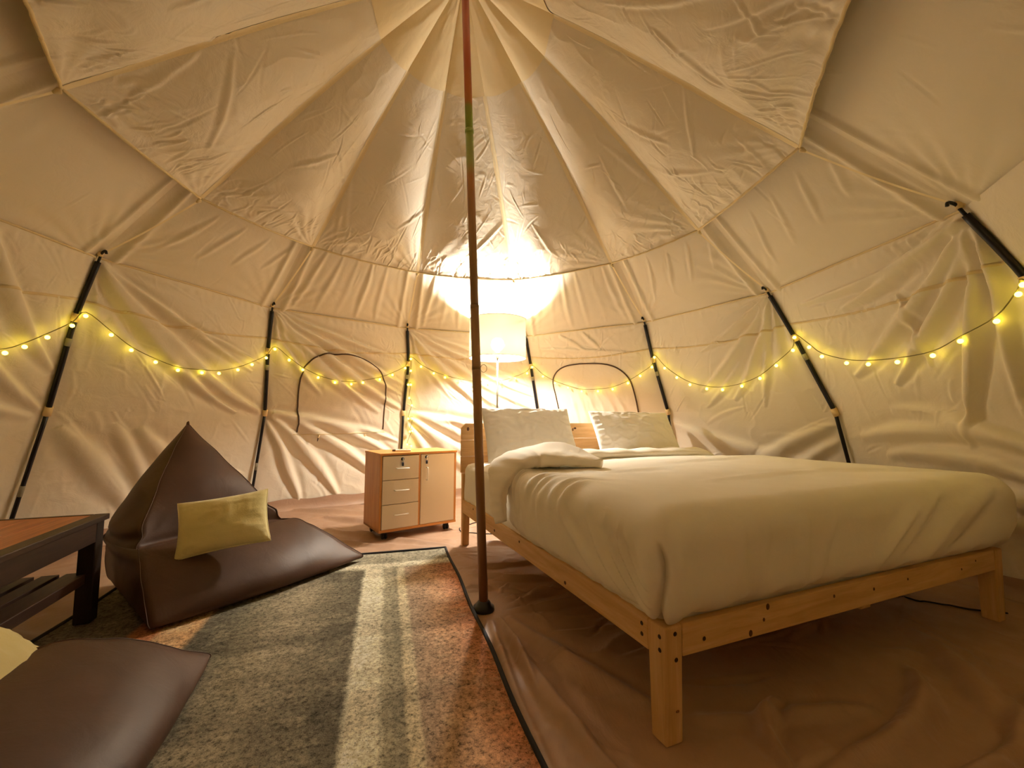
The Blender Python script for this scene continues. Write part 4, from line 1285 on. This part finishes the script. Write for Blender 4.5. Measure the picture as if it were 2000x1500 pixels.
def beanbag(name, label, mid, right, seed, mirror=False, squash=1.0):
    rw = np.array([[r[0], *r[1], *r[2], *r[3], r[4], r[5], r[6]] for r in BAG])
    R = catmull(rw, 9)
    m = 34
    rows = []
    for r in R:
        z = r[0]; C_, B_, D_ = r[1:3], r[3:5], r[5:7]
        ctr = (C_ + B_ + D_) / 3
        pts = []
        for a, b, bl in ((C_, B_, r[7]), (B_, D_, r[9]), (D_, C_, r[8])):
            t = np.linspace(0, 1, m, endpoint=False)[:, None]
            nrm = np.array((b - a)[::-1]) * np.array((1, -1)); nrm = nrm / max(np.linalg.norm(nrm), 1e-6)
            pts.append(a + (b - a) * t + nrm * bl * (4 * t * (1 - t)) ** 0.85)
        q = np.concatenate(pts)
        rows.append(np.column_stack([q, np.full(len(q), z)]))
    P = np.array(rows)
    x, y, z = P[..., 0], P[..., 1], P[..., 2]
    # cloth relief: creases beside the seat fold, soft lumps
    th = np.arctan2(y - 0.5, x + 0.1)
    lump = 0.010 * fbm(x * 3 + seed, y * 3 + z * 3, seed, 3)
    cre = 0.011 * np.sin(x * 52 - z * 70 + 3 * vnoise(x * 5, z * 9, seed)) * np.exp(-((z - 0.33) / 0.09) ** 2) * sm(0.15, 0.35, np.abs(x + 0.1))
    off = (lump + cre) * sm(0.0, 0.06, z) * (1 - sm(0.7, 0.82, z))
    cx_ = P - np.array((-.1, .5, .25)); cx_ /= np.linalg.norm(cx_, axis=-1, keepdims=True)
    P = P + cx_ * off[..., None]
    P[..., 2] = np.maximum(P[..., 2], 0.0) * squash
    if mirror:
        P[..., 0] *= -1
    o = props(empty(name, (mid[0], mid[1], mid[2]), math.atan2(right[1], right[0])), label, 'beanbag', 'brown triangular beanbags')
    body = grid('body', P if not mirror else P[:, ::-1], M['bag'], o, wrap=True)
    s1 = P[:, 0] if not mirror else P[:, 0]
    seams = [P[:, 0], P[:, m], P[:, 2 * m]]
    for s in seams:
        tube('seam_piping', s[3:-2] , 0.0022, M['bag'], o, 6)
    ca = P[-1].mean(0)
    tube('top_tab', [ca + np.array((0, 0, -.012)), ca + np.array((0, 0, .006)), ca + np.array((.004, .004, .012))], [0.010, 0.007, 0.003], M['bag'], o, 8)
    return o
beanbag('beanbag', 'brown triangular beanbag with a tall peak at the far left of the rug', (-1.195, 2.26, 0.019), (0.516, 0.857), 1.0)
beanbag('beanbag', 'brown beanbag in the lower left corner, cut off by the picture edge', (-0.93, 1.10, 0.019), (-0.287, 0.958), 6.0, squash=0.9)

def cushion(name, label, loc, x_axis, up_axis, W, H, T, seed):
    X = Vector(x_axis).normalized(); U = Vector(up_axis); U = (U - X * U.dot(X)).normalized(); N = X.cross(U)
    r = props(empty(name), label, 'cushion', 'yellow velvet cushions')
    r.matrix_world = Matrix(((X.x, U.x, N.x, loc[0]), (X.y, U.y, N.y, loc[1]), (X.z, U.z, N.z, loc[2]), (0, 0, 0, 1)))
    pillow_mesh('cushion_cover', W, H, T, M['velvet'], r, 0.06, 44, seed, 0.004)
    n = 40; ps = []
    for a in np.linspace(0, 2 * np.pi, 72, endpoint=False):
        c, s = math.cos(a), math.sin(a)
        mx = max(abs(c), abs(s)); A, B = c / mx, s / mx
        ps.append((A * W / 2 * (1 - 0.06 * (1 - B * B)), B * H / 2 * (1 - 0.072 * (1 - A * A)), 0))
    tube('edge_piping', ps, 0.004, M['velvet'], r, 6, closed=True)
    return r
cushion('throw_cushion', 'yellow green velvet cushion resting in the seat of the tall beanbag', (-1.425, 2.165, 0.375), (0.42, 0.22, 0.055), (-0.18, 0.10, 0.27), 0.385, 0.275, 0.12, 2.0)
cushion('throw_cushion', 'yellow green cushion at the left picture edge on the near beanbag', (-1.355, 1.065, 0.285), (-0.25, 0.9, -0.1), (-0.35, -0.12, 0.24), 0.42, 0.30, 0.13, 4.0)

# ------------------------------------------------------------------ low table
TB_X = np.array((0.349, -0.937)); TB_R = math.atan2(TB_X[1], TB_X[0])
tb = props(empty('coffee_table', (-1.815, 1.968, 0), TB_R), 'low dark wooden table with an orange wood top at the left edge', 'table')
# local x runs along the long side towards the camera, local y towards the bed
TL, TW, TH = 0.74, 0.52, 0.462
def tbx(name, lo, hi, mat, bev=0.003, par=tb): return box(name, (lo[0], lo[1] - TW, lo[2]), (hi[0], hi[1] - TW, hi[2]), mat, par, bev)
fr = 0.055
tbx('top_border', (0, 0, TH - 0.024), (TL, fr, TH), M['dark_x']); tbx('top_border', (0, TW - fr, TH - 0.024), (TL, TW, TH), M['dark_x'])
tbx('top_border', (0, fr, TH - 0.024), (fr * .4, TW - fr, TH), M['dark_x']); tbx('top_border', (TL - fr, fr, TH - 0.024), (TL, TW - fr, TH), M['dark_x'])
npl = 4
pw = (TW - 2 * fr) / npl
for i in range(npl):
    tbx('top_plank', (fr * .4, fr + i * pw + 0.0008, TH - 0.020), (TL - fr, fr + (i + 1) * pw - 0.0008, TH - 0.0015), M['orange_x'], 0.0012)
ap = 0.085
tbx('apron', (0.03, TW - 0.034, TH - 0.024 - ap), (TL - 0.03, TW - 0.014, TH - 0.024), M['dark_x']); tbx('apron', (0.03, 0.014, TH - 0.024 - ap), (TL - 0.03, 0.034, TH - 0.024), M['dark_x'])
tbx('apron', (0.014, 0.03, TH - 0.024 - ap), (0.034, TW - 0.03, TH - 0.024), M['dark_x']); tbx('apron', (TL - 0.034, 0.03, TH - 0.024 - ap), (TL - 0.014, TW - 0.03, TH - 0.024), M['dark_x'])
for x in (0.012, TL - 0.072):
    for y in (0.012, TW - 0.072):
        zz = 0.014 if (x < 0.1 and y > 0.1) or x > 0.1 else 0.001
        tbx('leg', (x, y, zz), (x + 0.06, y + 0.06, TH - 0.024), M['dark_z'], 0.004)
for i in range(5):
    y = 0.07 + i * 0.082
    tbx('shelf_slat', (0.03, y, 0.205), (TL - 0.03, y + 0.06, 0.220), M['dark_x'], 0.002)
tbx('shelf_rail', (0.03, TW - 0.062, 0.180), (TL - 0.03, TW - 0.04, 0.222), M['dark_x']); tbx('shelf_rail', (0.03, 0.04, 0.180), (TL - 0.03, 0.062, 0.222), M['dark_x'])
